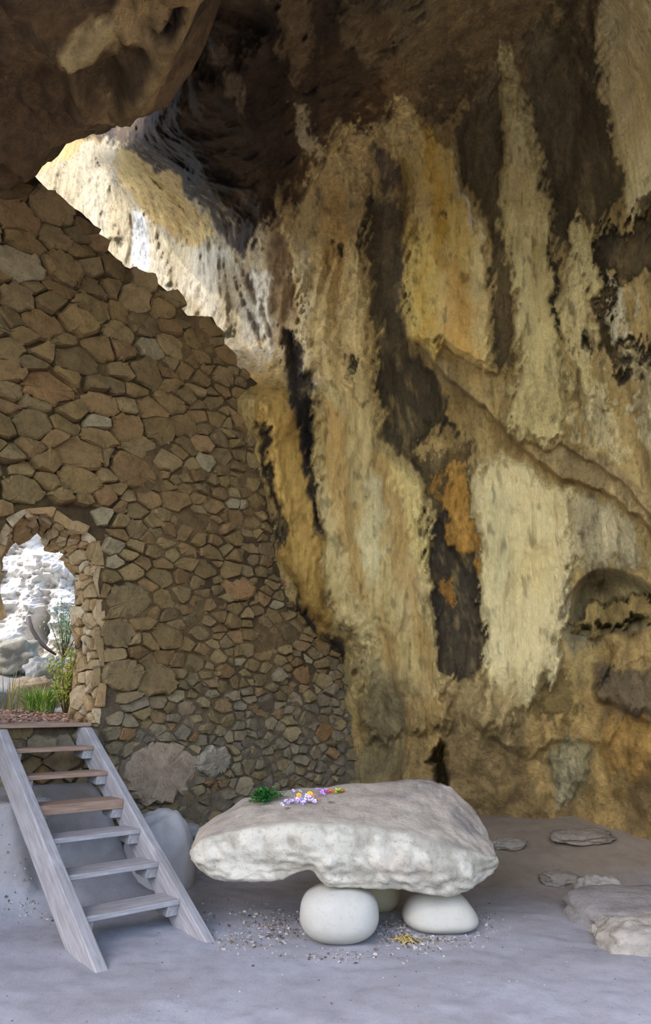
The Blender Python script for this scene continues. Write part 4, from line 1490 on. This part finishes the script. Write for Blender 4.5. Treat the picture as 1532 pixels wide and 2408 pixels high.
# ================================================================== OUTSIDE THE DOORWAY
def build_outside():
    # threshold earth and rising ground
    g = np.arange(-3.0, 3.4, 0.05)
    hh = np.arange(0.0, 9.0, 0.06)
    Sx, Hh = np.meshgrid(g, hh); Sx = Sx.ravel(); Hh = Hh.ravel()
    nx = len(g); ny = len(hh)
    z = LAND - 0.012 + 0.03 * sstep(0.1, 0.5, Hh) + 0.10 * sstep(0.4, 2.0, Hh) + 0.22 * np.maximum(0, Hh - 2.2) + 0.03 * fbm(Sx * 3, Hh * 3, seed=301) \
        + 0.30 * sstep(1.0, 3.0, Hh) * fbm(Sx * 0.9, Hh * 0.9, seed=302)
    z = np.where(Hh < 0.12, LAND - 0.004, z)
    p = W0 + np.outer(Sx, LT) + np.outer(Hh - 0.02, AX)
    V = np.stack([p[:, 0], p[:, 1], z], -1)
    ii, jj = np.meshgrid(np.arange(ny - 1), np.arange(nx - 1), indexing='ij')
    a = (ii * nx + jj).ravel()
    Fc = np.stack([a, a + 1, a + nx + 1, a + nx], -1)
    S_, H_ = Sx[a], Hh[a]
    door_l, door_r = DOOR_R[-1][0], DOOR_R[0][0]
    Fc = Fc[((S_ > door_l) & (S_ < door_r - 0.03)) | (H_ > TH - 0.1)]
    t = sstep(-0.3, 0.3, fbm(Sx * 2, Hh * 2, seed=303))[:, None]
    c = lin((150, 118, 98)) * (1 - t) + lin((184, 158, 136)) * t
    far = sstep(1.2, 2.4, Hh)[:, None]
    c = c * (1 - far) + lin((160, 155, 146)) * far
    o = mesh_obj('ground_outside', V, Fc, M_PALE, None, True, {'tint': c})
    tag(o, 'earth and pale rubble ground rising beyond the doorway', None, None, 'structure')

    # pale crag facing the doorway
    xs = np.arange(-11.5, -1.0, 0.045); zs = np.arange(0.8, 6.6, 0.045)
    X, Z = np.meshgrid(xs, zs); X = X.ravel(); Z = Z.ravel(); nx = len(xs); ny = len(zs)
    Y = 12.6 + 0.35 * (Z - 1.5) + 0.25 * (X + 5)
    rough = 0.35 * fbm(X * 0.7, Z * 0.8, seed=311, octaves=3, ridge=True) + 0.22 * fbm(X * 2.2 + Z, Z * 3.0, seed=312, octaves=5, ridge=True) \
        + 0.06 * fbm(X * 6 + Z * 3, Z * 11, seed=313, octaves=3, ridge=True)
    blocky = np.floor(vnoise(X * 1.6 + Z * 0.5 + 0.3 * fbm(X * 3, Z * 3, seed=317), Z * 2.0 + 0.3 * fbm(X * 3, Z * 3, seed=318), seed=314) * 6) / 6
    Y = Y - rough - 0.5 * blocky
    # dark hollow in the crag
    hx, _, hz = at(88, 1470, 12.6)
    Y = Y + 0.9 * np.exp(-(((X - hx) / 0.14) ** 2 + ((Z - hz) / 0.42) ** 2))
    V = np.stack([X, Y, Z], -1)
    ii, jj = np.meshgrid(np.arange(ny - 1), np.arange(nx - 1), indexing='ij')
    a = (ii * nx + jj).ravel()
    Fc = np.stack([a, a + 1, a + nx + 1, a + nx], -1)
    t = sstep(-0.35, 0.35, fbm(X * 1.2, Z * 1.6, seed=315, octaves=5))[:, None]
    c = lin((178, 175, 172)) * (1 - t) + lin((214, 212, 208)) * t
    yk = sstep(0.15, 0.45, fbm(X * 0.8 + 4, Z * 0.8, seed=316, octaves=4))[:, None] * 0.7
    c = c * (1 - yk) + lin((178, 156, 122)) * yk
    o = mesh_obj('crag', V, Fc, M_PALE, None, False, {'tint': c})
    tag(o, 'white rugged limestone crag seen through the arched doorway', 'cliff')


build_outside()


def door_pt(px, py, h):
    """pixel -> point at distance h beyond the wall face"""
    dx, dy, dz = ray(px, py)
    t = (W0 @ AX + h) / (dx * AX[0] + dy * AX[1])
    return np.array([dx * t, dy * t, EYE + dz * t])


for (px, py, h, r, col, lab, sd_) in [
    (78, 1640, 2.5, (0.30, 0.26, 0.24), (176, 152, 120), 'rounded cream boulder behind the grass outside the doorway', 21),
    (30, 1545, 4.0, (0.34, 0.3, 0.26), (150, 146, 134), 'knobbly grey boulder farther up outside the doorway', 22),
    (-22, 1660, 2.0, (0.25, 0.25, 0.2), (164, 162, 158), 'white boulder beside the left jamb outside the doorway', 23),
    (112, 1585, 3.1, (0.28, 0.28, 0.22), (158, 156, 150), 'angular white boulder below the dark branch outside', 24),
    (176, 1610, 1.75, (0.16, 0.2, 0.28), (166, 142, 112), 'tan rubble boulder against the back of the right jamb', 25)]:
    p = door_pt(px, py, h)
    o = blob('boulder', tuple(p), r, M_PALE, col, sd_, 2.8, 0.45, 2.6, 48, 30, 0, 0.4)
    tag(o, lab, 'boulder')


def tube(mb, pts, radii, col, n=6):
    pts = [np.array(p, float) for p in pts]
    V = []; Fc = []
    for i, p in enumerate(pts):
        d = pts[min(i + 1, len(pts) - 1)] - pts[max(i - 1, 0)]
        d /= np.linalg.norm(d) + 1e-9
        u = np.cross(d, [0, 0, 1.0])
        if np.linalg.norm(u) < 0.1: u = np.cross(d, [1.0, 0, 0])
        u /= np.linalg.norm(u); v = np.cross(d, u)
        for k in range(n):
            a = 2 * math.pi * k / n
            V.append(p + radii[i] * (u * math.cos(a) + v * math.sin(a)))
    for i in range(len(pts) - 1):
        for k in range(n):
            Fc.append([i * n + k, i * n + (k + 1) % n, (i + 1) * n + (k + 1) % n, (i + 1) * n + k])
    Fc.append(list(range(n))[::-1]); Fc.append([(len(pts) - 1) * n + k for k in range(n)])
    mb.add(V, Fc, col)


# fallen branch in the crag
mb = MB()
br = [door_pt(x, y, h) for x, y, h in ((68, 1450, 4.3), (75, 1480, 4.2), (92, 1508, 4.1), (112, 1526, 4.0), (132, 1540, 3.9))]
tube(mb, br, [0.02, 0.03, 0.034, 0.028, 0.015], lin((70, 62, 60)))
o = mb.build('branch', M_BITS, None, True, 'tint')
recentre(o, br[2])
tag(o, 'grey curved dead branch lying on the white rocks outside', 'branch')


def grass(name, base, n, ht, spread, cols, seed, label, cat='grass', lean=0.6):
    rng = np.random.default_rng(seed)
    mb = MB()
    for _ in range(n):
        a = rng.random() * 6.283
        r = spread * 0.35 * rng.random()
        p = np.array(base) + np.array([math.cos(a) * r, math.sin(a) * r, -0.03])
        h = ht * (0.45 + 0.6 * rng.random())
        o_ = np.array([math.cos(a + rng.normal() * 0.5), math.sin(a + rng.normal() * 0.5), 0]) * spread * lean * (0.3 + rng.random())
        w = 0.007 + 0.005 * rng.random()
        side = np.array([-o_[1], o_[0], 0]); side /= np.linalg.norm(side) + 1e-9
        c = lin(cols[rng.integers(len(cols))])
        V = []
        for k in range(4):
            t = k / 3
            q = p + o_ * t * t + np.array([0, 0, h * (t - 0.35 * t * t * (1 if lean > 0.5 else 0.3))])
            ww = w * (1 - t) + 0.001
            V += [q - side * ww, q + side * ww]
        mb.add(V, [[0, 1, 3, 2], [2, 3, 5, 4], [4, 5, 7, 6]], c)
    o = mb.build(name, M_BITS, None, True, 'tint')
    recentre(o, base)
    tag(o, label, cat)
    return o


def shrub(name, base, ht, spread, nst, nlf, cols, seed, label, leaf=0.022):
    rng = np.random.default_rng(seed)
    root = empty(name, tuple(base))
    tag(root, label, 'shrub')
    ms, ml = MB(), MB()
    for _ in range(nst):
        a = rng.random() * 6.283
        tip = np.array([math.cos(a) * spread * rng.random(), math.sin(a) * spread * rng.random(), ht * (0.6 + 0.5 * rng.random())])
        mid = tip * 0.5 + rng.normal(size=3) * 0.03
        tube(ms, [(0, 0, -0.05), mid, tip], [0.006, 0.004, 0.002], lin((110, 96, 60)), 4)
        for _ in range(nlf):
            t = 0.25 + 0.8 * rng.random()
            q = (mid * (t / 0.5) if t < 0.5 else mid + (tip - mid) * (t - 0.5) / 0.5) + rng.normal(size=3) * spread * 0.16
            d1 = rng.normal(size=3); d1 /= np.linalg.norm(d1)
            d2 = np.cross(d1, rng.normal(size=3)); d2 /= np.linalg.norm(d2)
            l = leaf * (0.6 + 0.8 * rng.random())
            ml.add([q, q + d1 * l + d2 * l * 0.4, q + d1 * 2 * l, q + d1 * l - d2 * l * 0.4], [[0, 1, 2, 3]], lin(cols[rng.integers(len(cols))]))
    ms.build('stems', M_BITS, root, True, 'tint')['kind'] = 'stuff'
    ml.build('foliage', M_BITS, root, False, 'tint')['kind'] = 'stuff'
    return root


gp = door_pt(92, 1690, 1.35); gp[2] = LAND + 0.08
grass('grass_clump', gp, 300, 0.52, 0.44, [(120, 156, 56), (150, 180, 80), (100, 140, 56), (196, 196, 110)], 31,
      'arching green grass clump on the threshold outside the doorway')
gp2 = door_pt(22, 1680, 1.4); gp2[2] = LAND + 0.10
grass('dry_stalks', gp2, 26, 0.62, 0.34, [(176, 160, 110), (150, 140, 96)], 32, 'thin dry stalks sprouting left of the green grass clump', 'grass', 0.4)
sp_ = door_pt(152, 1690, 1.05); sp_[2] = LAND + 0.08
shrub('weed', sp_, 0.70, 0.26, 22, 46, [(176, 176, 60), (200, 190, 80), (150, 166, 70)], 33, 'yellow-green leafy weed at the foot of the right jamb')
sp2 = door_pt(150, 1545, 2.2)
shrub('shrub', sp2, 0.75, 0.36, 16, 40, [(150, 178, 140), (170, 192, 150), (130, 160, 120)], 34, 'pale grey-green wispy shrub growing on the rocks outside')

# leaf litter on the threshold
rng = np.random.default_rng(41)
mb = MB()
for _ in range(1500):
    s = DOOR_R[-1][0] + (DOOR_R[0][0] - DOOR_R[-1][0]) * rng.random()
    h = 0.08 + 1.2 * rng.random() ** 1.3
    if h < 0.0: continue
    p = W0 + s * LT + h * AX
    z = LAND + 0.010 + 0.03 * sstep(0.1, 0.5, np.array(h)) + 0.10 * sstep(0.4, 2.0, np.array(h)) + 0.03 * rng.random()
    a = rng.random() * 6.283; l = 0.012 + 0.02 * rng.random()
    d = np.array([math.cos(a), math.sin(a), rng.normal() * 0.3]) * l
    e = np.array([-math.sin(a), math.cos(a), rng.normal() * 0.3]) * l * 0.4
    q = np.array([p[0], p[1], z])
    cs = [(190, 150, 126), (160, 116, 90), (206, 176, 150), (178, 132, 96), (140, 104, 84)]
    mb.add([q - d, q + e, q + d, q - e], [[0, 1, 2, 3]], lin(cs[rng.integers(5)]))
o = mb.build('leaf_litter', M_BITS, None, False, 'tint')
tag(o, 'dry brown leaf litter strewn over the doorway threshold', 'leaf litter', None, 'stuff')

# iron ring on the right jamb
mb = MB()
hp = door_pt(184, 1516, 0.42)
pts = [hp + np.array([math.cos(a) * 0.035, -math.cos(a) * 0.02, math.sin(a) * 0.045]) for a in np.linspace(0, 2 * math.pi * 0.92, 12)]
tube(mb, pts, [0.008] * 12, lin((60, 48, 42)))
pts = [hp + np.array([0.035 + 0.14 * t, 0.10 * t, -0.02 + 0.015 * math.sin(t * 9)]) for t in np.linspace(0, 1, 6)]
tube(mb, pts, [0.007] * 6, lin((60, 48, 42)))
o = mb.build('iron_hook', M_BITS, None, True, 'tint')
recentre(o, hp)
tag(o, 'rusty bent iron hook fixed in the doorway jamb', 'hook')

# ================================================================== LOOSE ROCKS INSIDE
def on_floor(px, py):
    p = at_z(px, py, 0.0)
    for _ in range(4):
        p = at_z(px, py, float(floor_z(p[:1], p[1:2])[0]))
    return p


def floor_rock(name, px, py, r, col, seed, label, rot=0.0, up=0.4, exp=2.4, amp=0.2, mat=None, push=0.0, cat='rock', **kw):
    p = on_floor(px, py)
    p[1] += push
    z = float(floor_z(p[:1], p[1:2])[0])
    o = blob(name, (p[0], p[1], z + r[2] * up), r, mat or M_ROCK, col, seed, exp, amp * 1.6, 2.6, 64, 40, 0, rot, **kw)
    tag(o, label, cat)
    return o


floor_rock('boulder', 362, 2085, (0.30, 0.30, 0.50), (172, 167, 164), 51, 'smooth grey boulder standing between the stairs and the altar slab', 0.7, 0.25, 2.6, 0.07, M_SMOOTH, 0.15, 'boulder')
for px, py, r, sd_, lab in [(432, 1990, (0.16, 0.10, 0.06), 52, 'upper bluish flat stone stacked at the foot of the masonry wall'),
                            (436, 2022, (0.15, 0.10, 0.055), 53, 'lower bluish flat stone stacked at the foot of the masonry wall'),
                            (430, 1955, (0.18, 0.12, 0.075), 54, 'grey block stone on top of the small stack by the wall')]:
    p = at(px, py, 7.9)
    zf = float(floor_z(p[:1], p[1:2])[0])
    o = blob('stacked_stone', (float(p[0]), 7.9, float(p[2])), r, M_ROCK, (158, 156, 154), sd_, 3.0, 0.12, 1.7, 28, 16, 0, 0.6)
    tag(o, lab, 'stone')
floor_rock('flat_rock', 1198, 2036, (0.17, 0.16, 0.06), (140, 130, 116), 55, 'low flat rock half buried right of the altar slab', 0.2, 0.2)
floor_rock('flat_rock', 1375, 2042, (0.30, 0.20, 0.07), (136, 123, 106), 56, 'long flat rock buried in the floor near the right cave wall', 0.1, 0.25)
floor_rock('flat_rock', 1318, 2078, (0.18, 0.14, 0.07), (140, 129, 116), 57, 'small blunt rock poking out of the floor before the long flat rock', 0.2, 0.35)
floor_rock('ledge_rock', 1560, 2165, (0.66, 0.52, 0.15), (146, 139, 134), 58, 'broad dusty rock shelf at the right edge of the floor', 0.15, 0.15, 3.6, 0.12, None, 0.05)
floor_rock('ledge_rock', 1412, 2120, (0.15, 0.17, 0.15), (152, 143, 132), 59, 'wedge of pale rock at the inner corner of the rock shelf', 0.5, 0.3, 3.0, 0.2)
floor_rock('ledge_rock', 1510, 2225, (0.30, 0.20, 0.14), (160, 150, 137), 60, 'rough cream rock lying against the front of the rock shelf', 0.3, 0.2, 2.8, 0.16)
floor_rock('ledge_rock', 1442, 2205, (0.12, 0.12, 0.10), (154, 145, 132), 61, 'small jagged rock at the tip of the rock shelf', 0.3, 0.3, 2.6, 0.3)
floor_rock('loose_stone', 75, 2105, (0.11, 0.09, 0.09), (176, 172, 172), 62, 'grey stone wedged behind the left stair stringer', 0.3, 0.35)

# ---- gravel and chips
rng = np.random.default_rng(61)
mb = MB()


def chip(x, y, size, col, lift=0.0):
    z = float(floor_z(np.array([x]), np.array([y]))[0]) + lift
    a = rng.random() * 6.283
    l = size * (0.6 + 0.8 * rng.random()); w = l * (0.35 + 0.5 * rng.random()); h = l * (0.25 + 0.4 * rng.random())
    c, s = math.cos(a), math.sin(a)
    base = [(l, 0), (0.2 * l, w), (-l, 0.3 * w), (-0.3 * l, -w)]
    V = [(x + px_ * c - py_ * s, y + px_ * s + py_ * c, z - 0.004) for px_, py_ in base] + \
        [(x + 0.6 * px_ * c - 0.6 * py_ * s, y + 0.6 * px_ * s + 0.6 * py_ * c, z + h * (0.7 + 0.6 * rng.random())) for px_, py_ in base]
    mb.add(V, [[4, 5, 6, 7], [0, 1, 5, 4], [1, 2, 6, 5], [2, 3, 7, 6], [3, 0, 4, 7]], col)


SUPP = [(0.10, 5.82, 0.25, 0.22), (0.86, 6.04, 0.27, 0.22), (0.45, 6.48, 0.17, 0.17)]
CH = [(160, 152, 146), (150, 138, 128), (112, 98, 88), (176, 168, 160), (128, 112, 96), (84, 75, 70)]
for (cx, cy, rx, ry, n) in [(650, 2185, 110, 45, 520), (1000, 2200, 120, 38, 620), (930, 2185, 60, 30, 260), (800, 2245, 130, 14, 120),
                            (1140, 2170, 40, 40, 110), (560, 2210, 90, 30, 120), (70, 2150, 110, 25, 160), (560, 2150, 160, 40, 140)]:
    for _ in range(n):
        px = cx + rng.normal() * rx * 0.5; py = cy + rng.normal() * ry * 0.5
        p = at_z(px, py, 0.0)
        if p[1] < 4.5: continue
        if any(((p[0] - qx) / rx_) ** 2 + ((p[1] - qy) / ry_) ** 2 < 1 for qx, qy, rx_, ry_ in SUPP): continue
        chip(p[0], p[1], 0.005 + 0.013 * rng.random() ** 2, lin(CH[rng.integers(6)]))
for _ in range(420):
    px = rng.random() * 1532; py = 2130 + 278 * rng.random()
    p = at_z(px, py, 0.0)
    chip(p[0], p[1], 0.003 + 0.006 * rng.random() ** 3, lin(CH[rng.integers(6)]))
o = mb.build('gravel', M_BITS, None, False, 'tint')
tag(o, 'grey gravel and wood chips scattered around the support boulders', 'gravel', None, 'stuff')

# dry straw tuft by the right support
mb = MB()
rng = np.random.default_rng(71)
c0 = on_floor(958, 2215)
for _ in range(46):
    a = rng.random() * 6.283; l = 0.03 + 0.04 * rng.random()
    p = c0 + np.array([rng.normal() * 0.035, rng.normal() * 0.03, 0.006 + 0.02 * rng.random()])
    d = np.array([math.cos(a) * l, math.sin(a) * l, 0.01 * rng.normal()])
    tube(mb, [p - d, p + np.array([0, 0, 0.012]), p + d], [0.002, 0.003, 0.002], lin([(206, 178, 112), (186, 160, 96), (120, 100, 66)][rng.integers(3)]), 4)
o = mb.build('straw_tuft', M_BITS, None, True, 'tint')
recentre(o, c0)
tag(o, 'small tangle of yellow straw on the gravel before the right support boulder', 'straw')


# ================================================================== FLOWERS ON THE ALTAR
def altar_pt(px, py):
    """pixel -> point on the crown of the slab"""
    dx, dy, dz = ray(px, py)
    d = np.array([float(dx), float(dy), float(dz)])
    best = None
    for Y in np.arange(5.5, 6.9, 0.01):
        p = np.array([0, 0, EYE]) + d * (Y / d[1])
        if p[2] <= altar_z(p[0], p[1]) + 0.003:
            return p
    return np.array([0, 0, EYE]) + d * (6.4 / d[1])


M_LEAF = mat_attr('leaf_green', 'tint', 30, 0.3, 0.1, 0.002, 0.5)
M_PETAL = mat_attr('petal', 'tint', 30, 0.15, 0.1, 0.002, 0.6)


def leaf_mesh(mb, p, d, up, l, w, col):
    d = d / (np.linalg.norm(d) + 1e-9)
    s = np.cross(d, up); s /= np.linalg.norm(s) + 1e-9
    n = np.cross(s, d)
    V = [p, p + d * l * 0.35 + s * w + n * w * 0.3, p + d * l * 0.7 + s * w * 0.8 + n * w * 0.1, p + d * l, p + d * l * 0.7 - s * w * 0.8 + n * w * 0.1,
         p + d * l * 0.35 - s * w + n * w * 0.3, p + d * l * 0.5 - n * w * 0.15]
    mb.add(V, [[0, 1, 6], [1, 2, 6], [2, 3, 6], [3, 4, 6], [4, 5, 6], [5, 0, 6]], col)


def sprig(px, py, rx, ry, rz, n, label, seed, cols, name='leafy_sprig', leafl=0.03):
    rng = np.random.default_rng(seed)
    c = altar_pt(px, py)
    root = empty(name, tuple(c))
    tag(root, label, 'leaves')
    ms, ml = MB(), MB()
    for k in range(n):
        tip = np.array([rng.normal() * rx * 0.45, rng.normal() * ry * 0.45, 0.0])
        gz = altar_z(c[0] + tip[0], c[1] + tip[1]) - c[2]
        tip[2] = max(gz, -0.2) + 0.008 + rz * rng.random() * math.exp(-(tip[0] / rx) ** 2)
        st = tip * 0.3 + np.array([0, 0, 0.004])
        tube(ms, [st, (st + tip) / 2 + np.array([0, 0, 0.006]), tip], [0.002, 0.0018, 0.001], lin((80, 110, 50)), 4)
        for q in range(6):
            t = 0.3 + 0.7 * q / 5
            p = st + (tip - st) * t
            d = rng.normal(size=3); d[2] = abs(d[2]) * 0.6
            leaf_mesh(ml, p, d, np.array([0, 0, 1.0]), leafl * (0.7 + 0.6 * rng.random()), leafl * 0.25, lin(cols[rng.integers(len(cols))]))
    ms.build('stems', M_LEAF, root, True, 'tint')['kind'] = 'stuff'
    ml.build('foliage', M_LEAF, root, False, 'tint')['kind'] = 'stuff'
    return root


sprig(622, 1886, 0.18, 0.13, 0.10, 60, 'bunch of glossy dark green leaves lying on the slab', 81, [(30, 92, 30), (44, 116, 40), (24, 74, 28), (60, 140, 60)], 'leafy_sprig', 0.038)
sprig(650, 1876, 0.05, 0.04, 0.03, 7, 'small olive leafy twig beside the dark green bunch', 82, [(70, 96, 50), (120, 130, 70)], 'leafy_twig', 0.026)


def blossom(name, px, py, n, spread, rz, pc, cc, label, seed, pl=0.022, group=None):
    rng = np.random.default_rng(seed)
    c = altar_pt(px, py)
    root = empty(name, tuple(c))
    tag(root, label, 'flower', group)
    mp, mc = MB(), MB()
    for k in range(n):
        o_ = np.array([rng.normal() * spread * 0.5, rng.normal() * spread * 0.4, 0])
        o_[2] = altar_z(c[0] + o_[0], c[1] + o_[1]) - c[2] + 0.006 + rz * rng.random()
        tilt = rng.normal(size=3) * 0.5 + np.array([0, -0.6, 1.0]); tilt /= np.linalg.norm(tilt)
        u = np.cross(tilt, [1.0, 0.2, 0]); u /= np.linalg.norm(u); v = np.cross(tilt, u)
        for q in range(6):
            a = q * math.pi / 3 + rng.random() * 0.4
            d = u * math.cos(a) + v * math.sin(a) + tilt * 0.35
            leaf_mesh(mp, o_, d, tilt, pl * (0.8 + 0.4 * rng.random()), pl * 0.34, lin(pc[rng.integers(len(pc))]))
        e = 0.0045
        Vc = [o_ + tilt * 0.008] + [o_ + tilt * 0.003 + (u * math.cos(t) + v * math.sin(t)) * e for t in np.linspace(0, 6.283, 7)[:-1]]
        mc.add(Vc, [[0, 1 + i, 1 + (i + 1) % 6] for i in range(6)], lin(cc))
    mp.build('petals', M_PETAL, root, False, 'tint')['kind'] = 'stuff'
    mc.build('flower_centres', M_PETAL, root, True, 'tint')['kind'] = 'stuff'
    return root


LIL = [(206, 188, 232), (222, 208, 240), (186, 160, 216), (236, 228, 244)]
blossom('lilac_flower', 672, 1889, 5, 0.05, 0.012, LIL, (150, 110, 170), 'pale lilac flower head next to the dark green leaves', 91)
blossom('lilac_flower', 718, 1890, 24, 0.10, 0.035, LIL, (130, 90, 160), 'large cluster of lilac flowers in front of the yellow flowers', 92)
blossom('lilac_flower', 697, 1866, 5, 0.06, 0.02, LIL, (150, 110, 170), 'small lilac sprig lying behind the yellow flowers', 93, 0.018)
blossom('purple_flower', 757, 1869, 6, 0.06, 0.03, [(190, 140, 210), (170, 116, 196), (208, 170, 222)], (130, 80, 150), 'mauve flower between the lilac cluster and the red flowers', 94)
blossom('pink_flower', 703, 1884, 6, 0.05, 0.02, [(236, 150, 160), (226, 120, 140), (240, 180, 180)], (220, 160, 90), 'coral pink petals left of the lilac cluster', 95, 0.018)
blossom('pink_flower', 741, 1881, 7, 0.06, 0.025, [(240, 150, 140), (232, 124, 130), (236, 170, 160)], (220, 160, 90), 'salmon pink petals right of the yellow flowers', 96, 0.018)
blossom('red_flower', 780, 1865, 7, 0.06, 0.025, [(226, 70, 40), (236, 96, 50), (210, 50, 40)], (230, 190, 80), 'red-orange flower at the far end of the row', 97, 0.018)
blossom('red_flower', 808, 1863, 4, 0.04, 0.015, [(206, 50, 44), (226, 80, 60)], (220, 180, 80), 'small crimson flower on a lime green stem', 98, 0.016)
sprig(797, 1867, 0.07, 0.03, 0.02, 8, 'lime green and yellow leaves among the red flowers', 99, [(170, 190, 50), (206, 206, 70), (150, 170, 60)], 'leafy_twig', 0.03)


def yellow_disc(px, py, r, label, seed):
    c = altar_pt(px, py)
    root = empty('yellow_flower', tuple(c))
    tag(root, label, 'flower')
    mp, mc = MB(), MB()
    tilt = np.array([0.05, -0.75, 0.65]); u = np.array([1.0, 0, 0]); v = np.cross(tilt, u)
    o_ = np.array([0, 0, 0.028])
    for q in range(14):
        a = q * 2 * math.pi / 14
        d = u * math.cos(a) + v * math.sin(a) + tilt * 0.1
        leaf_mesh(mp, o_, d, tilt, r, r * 0.26, lin((248, 196, 40)))
    for t0, rr, hh in ((0, 0.45, 0.006),):
        Vc = [o_ + tilt * 0.014] + [o_ + tilt * hh + (u * math.cos(t) + v * math.sin(t)) * r * rr for t in np.linspace(0, 6.283, 11)[:-1]]
        mc.add(Vc, [[0, 1 + i, 1 + (i + 1) % 10] for i in range(10)], lin((240, 170, 40)))
    tube(mp, [(0.0, 0.03, 0.0), (0, 0.012, 0.015), o_], [0.003, 0.003, 0.003], lin((120, 140, 60)), 5)
    mp.build('petals', M_PETAL, root, False, 'tint')
    mc.build('flower_centre', M_PETAL, root, True, 'tint')


yellow_disc(703, 1879, 0.022, 'round yellow flower beside the coral pink petals', 1)
yellow_disc(729, 1876, 0.026, 'larger orange-yellow flower beside the salmon pink petals', 2)
for px, py, ang, lab in [(677, 1902, 0.9, 'narrow dried brown leaf below the pale lilac flower'), (779, 1888, -0.5, 'curled dried brown leaf lying apart right of the lilac cluster')]:
    c = altar_pt(px, py)
    mb = MB()
    d = np.array([math.cos(ang), math.sin(ang), 0.0])
    leaf_mesh(mb, c + np.array([0, 0, 0.006]) - d * 0.035, d, np.array([0, 0, 1.0]), 0.075, 0.011, lin((104, 84, 78)))
    o = mb.build('dried_leaf', M_LEAF, None, True, 'tint')
    recentre(o, c)
    tag(o, lab, 'leaf')
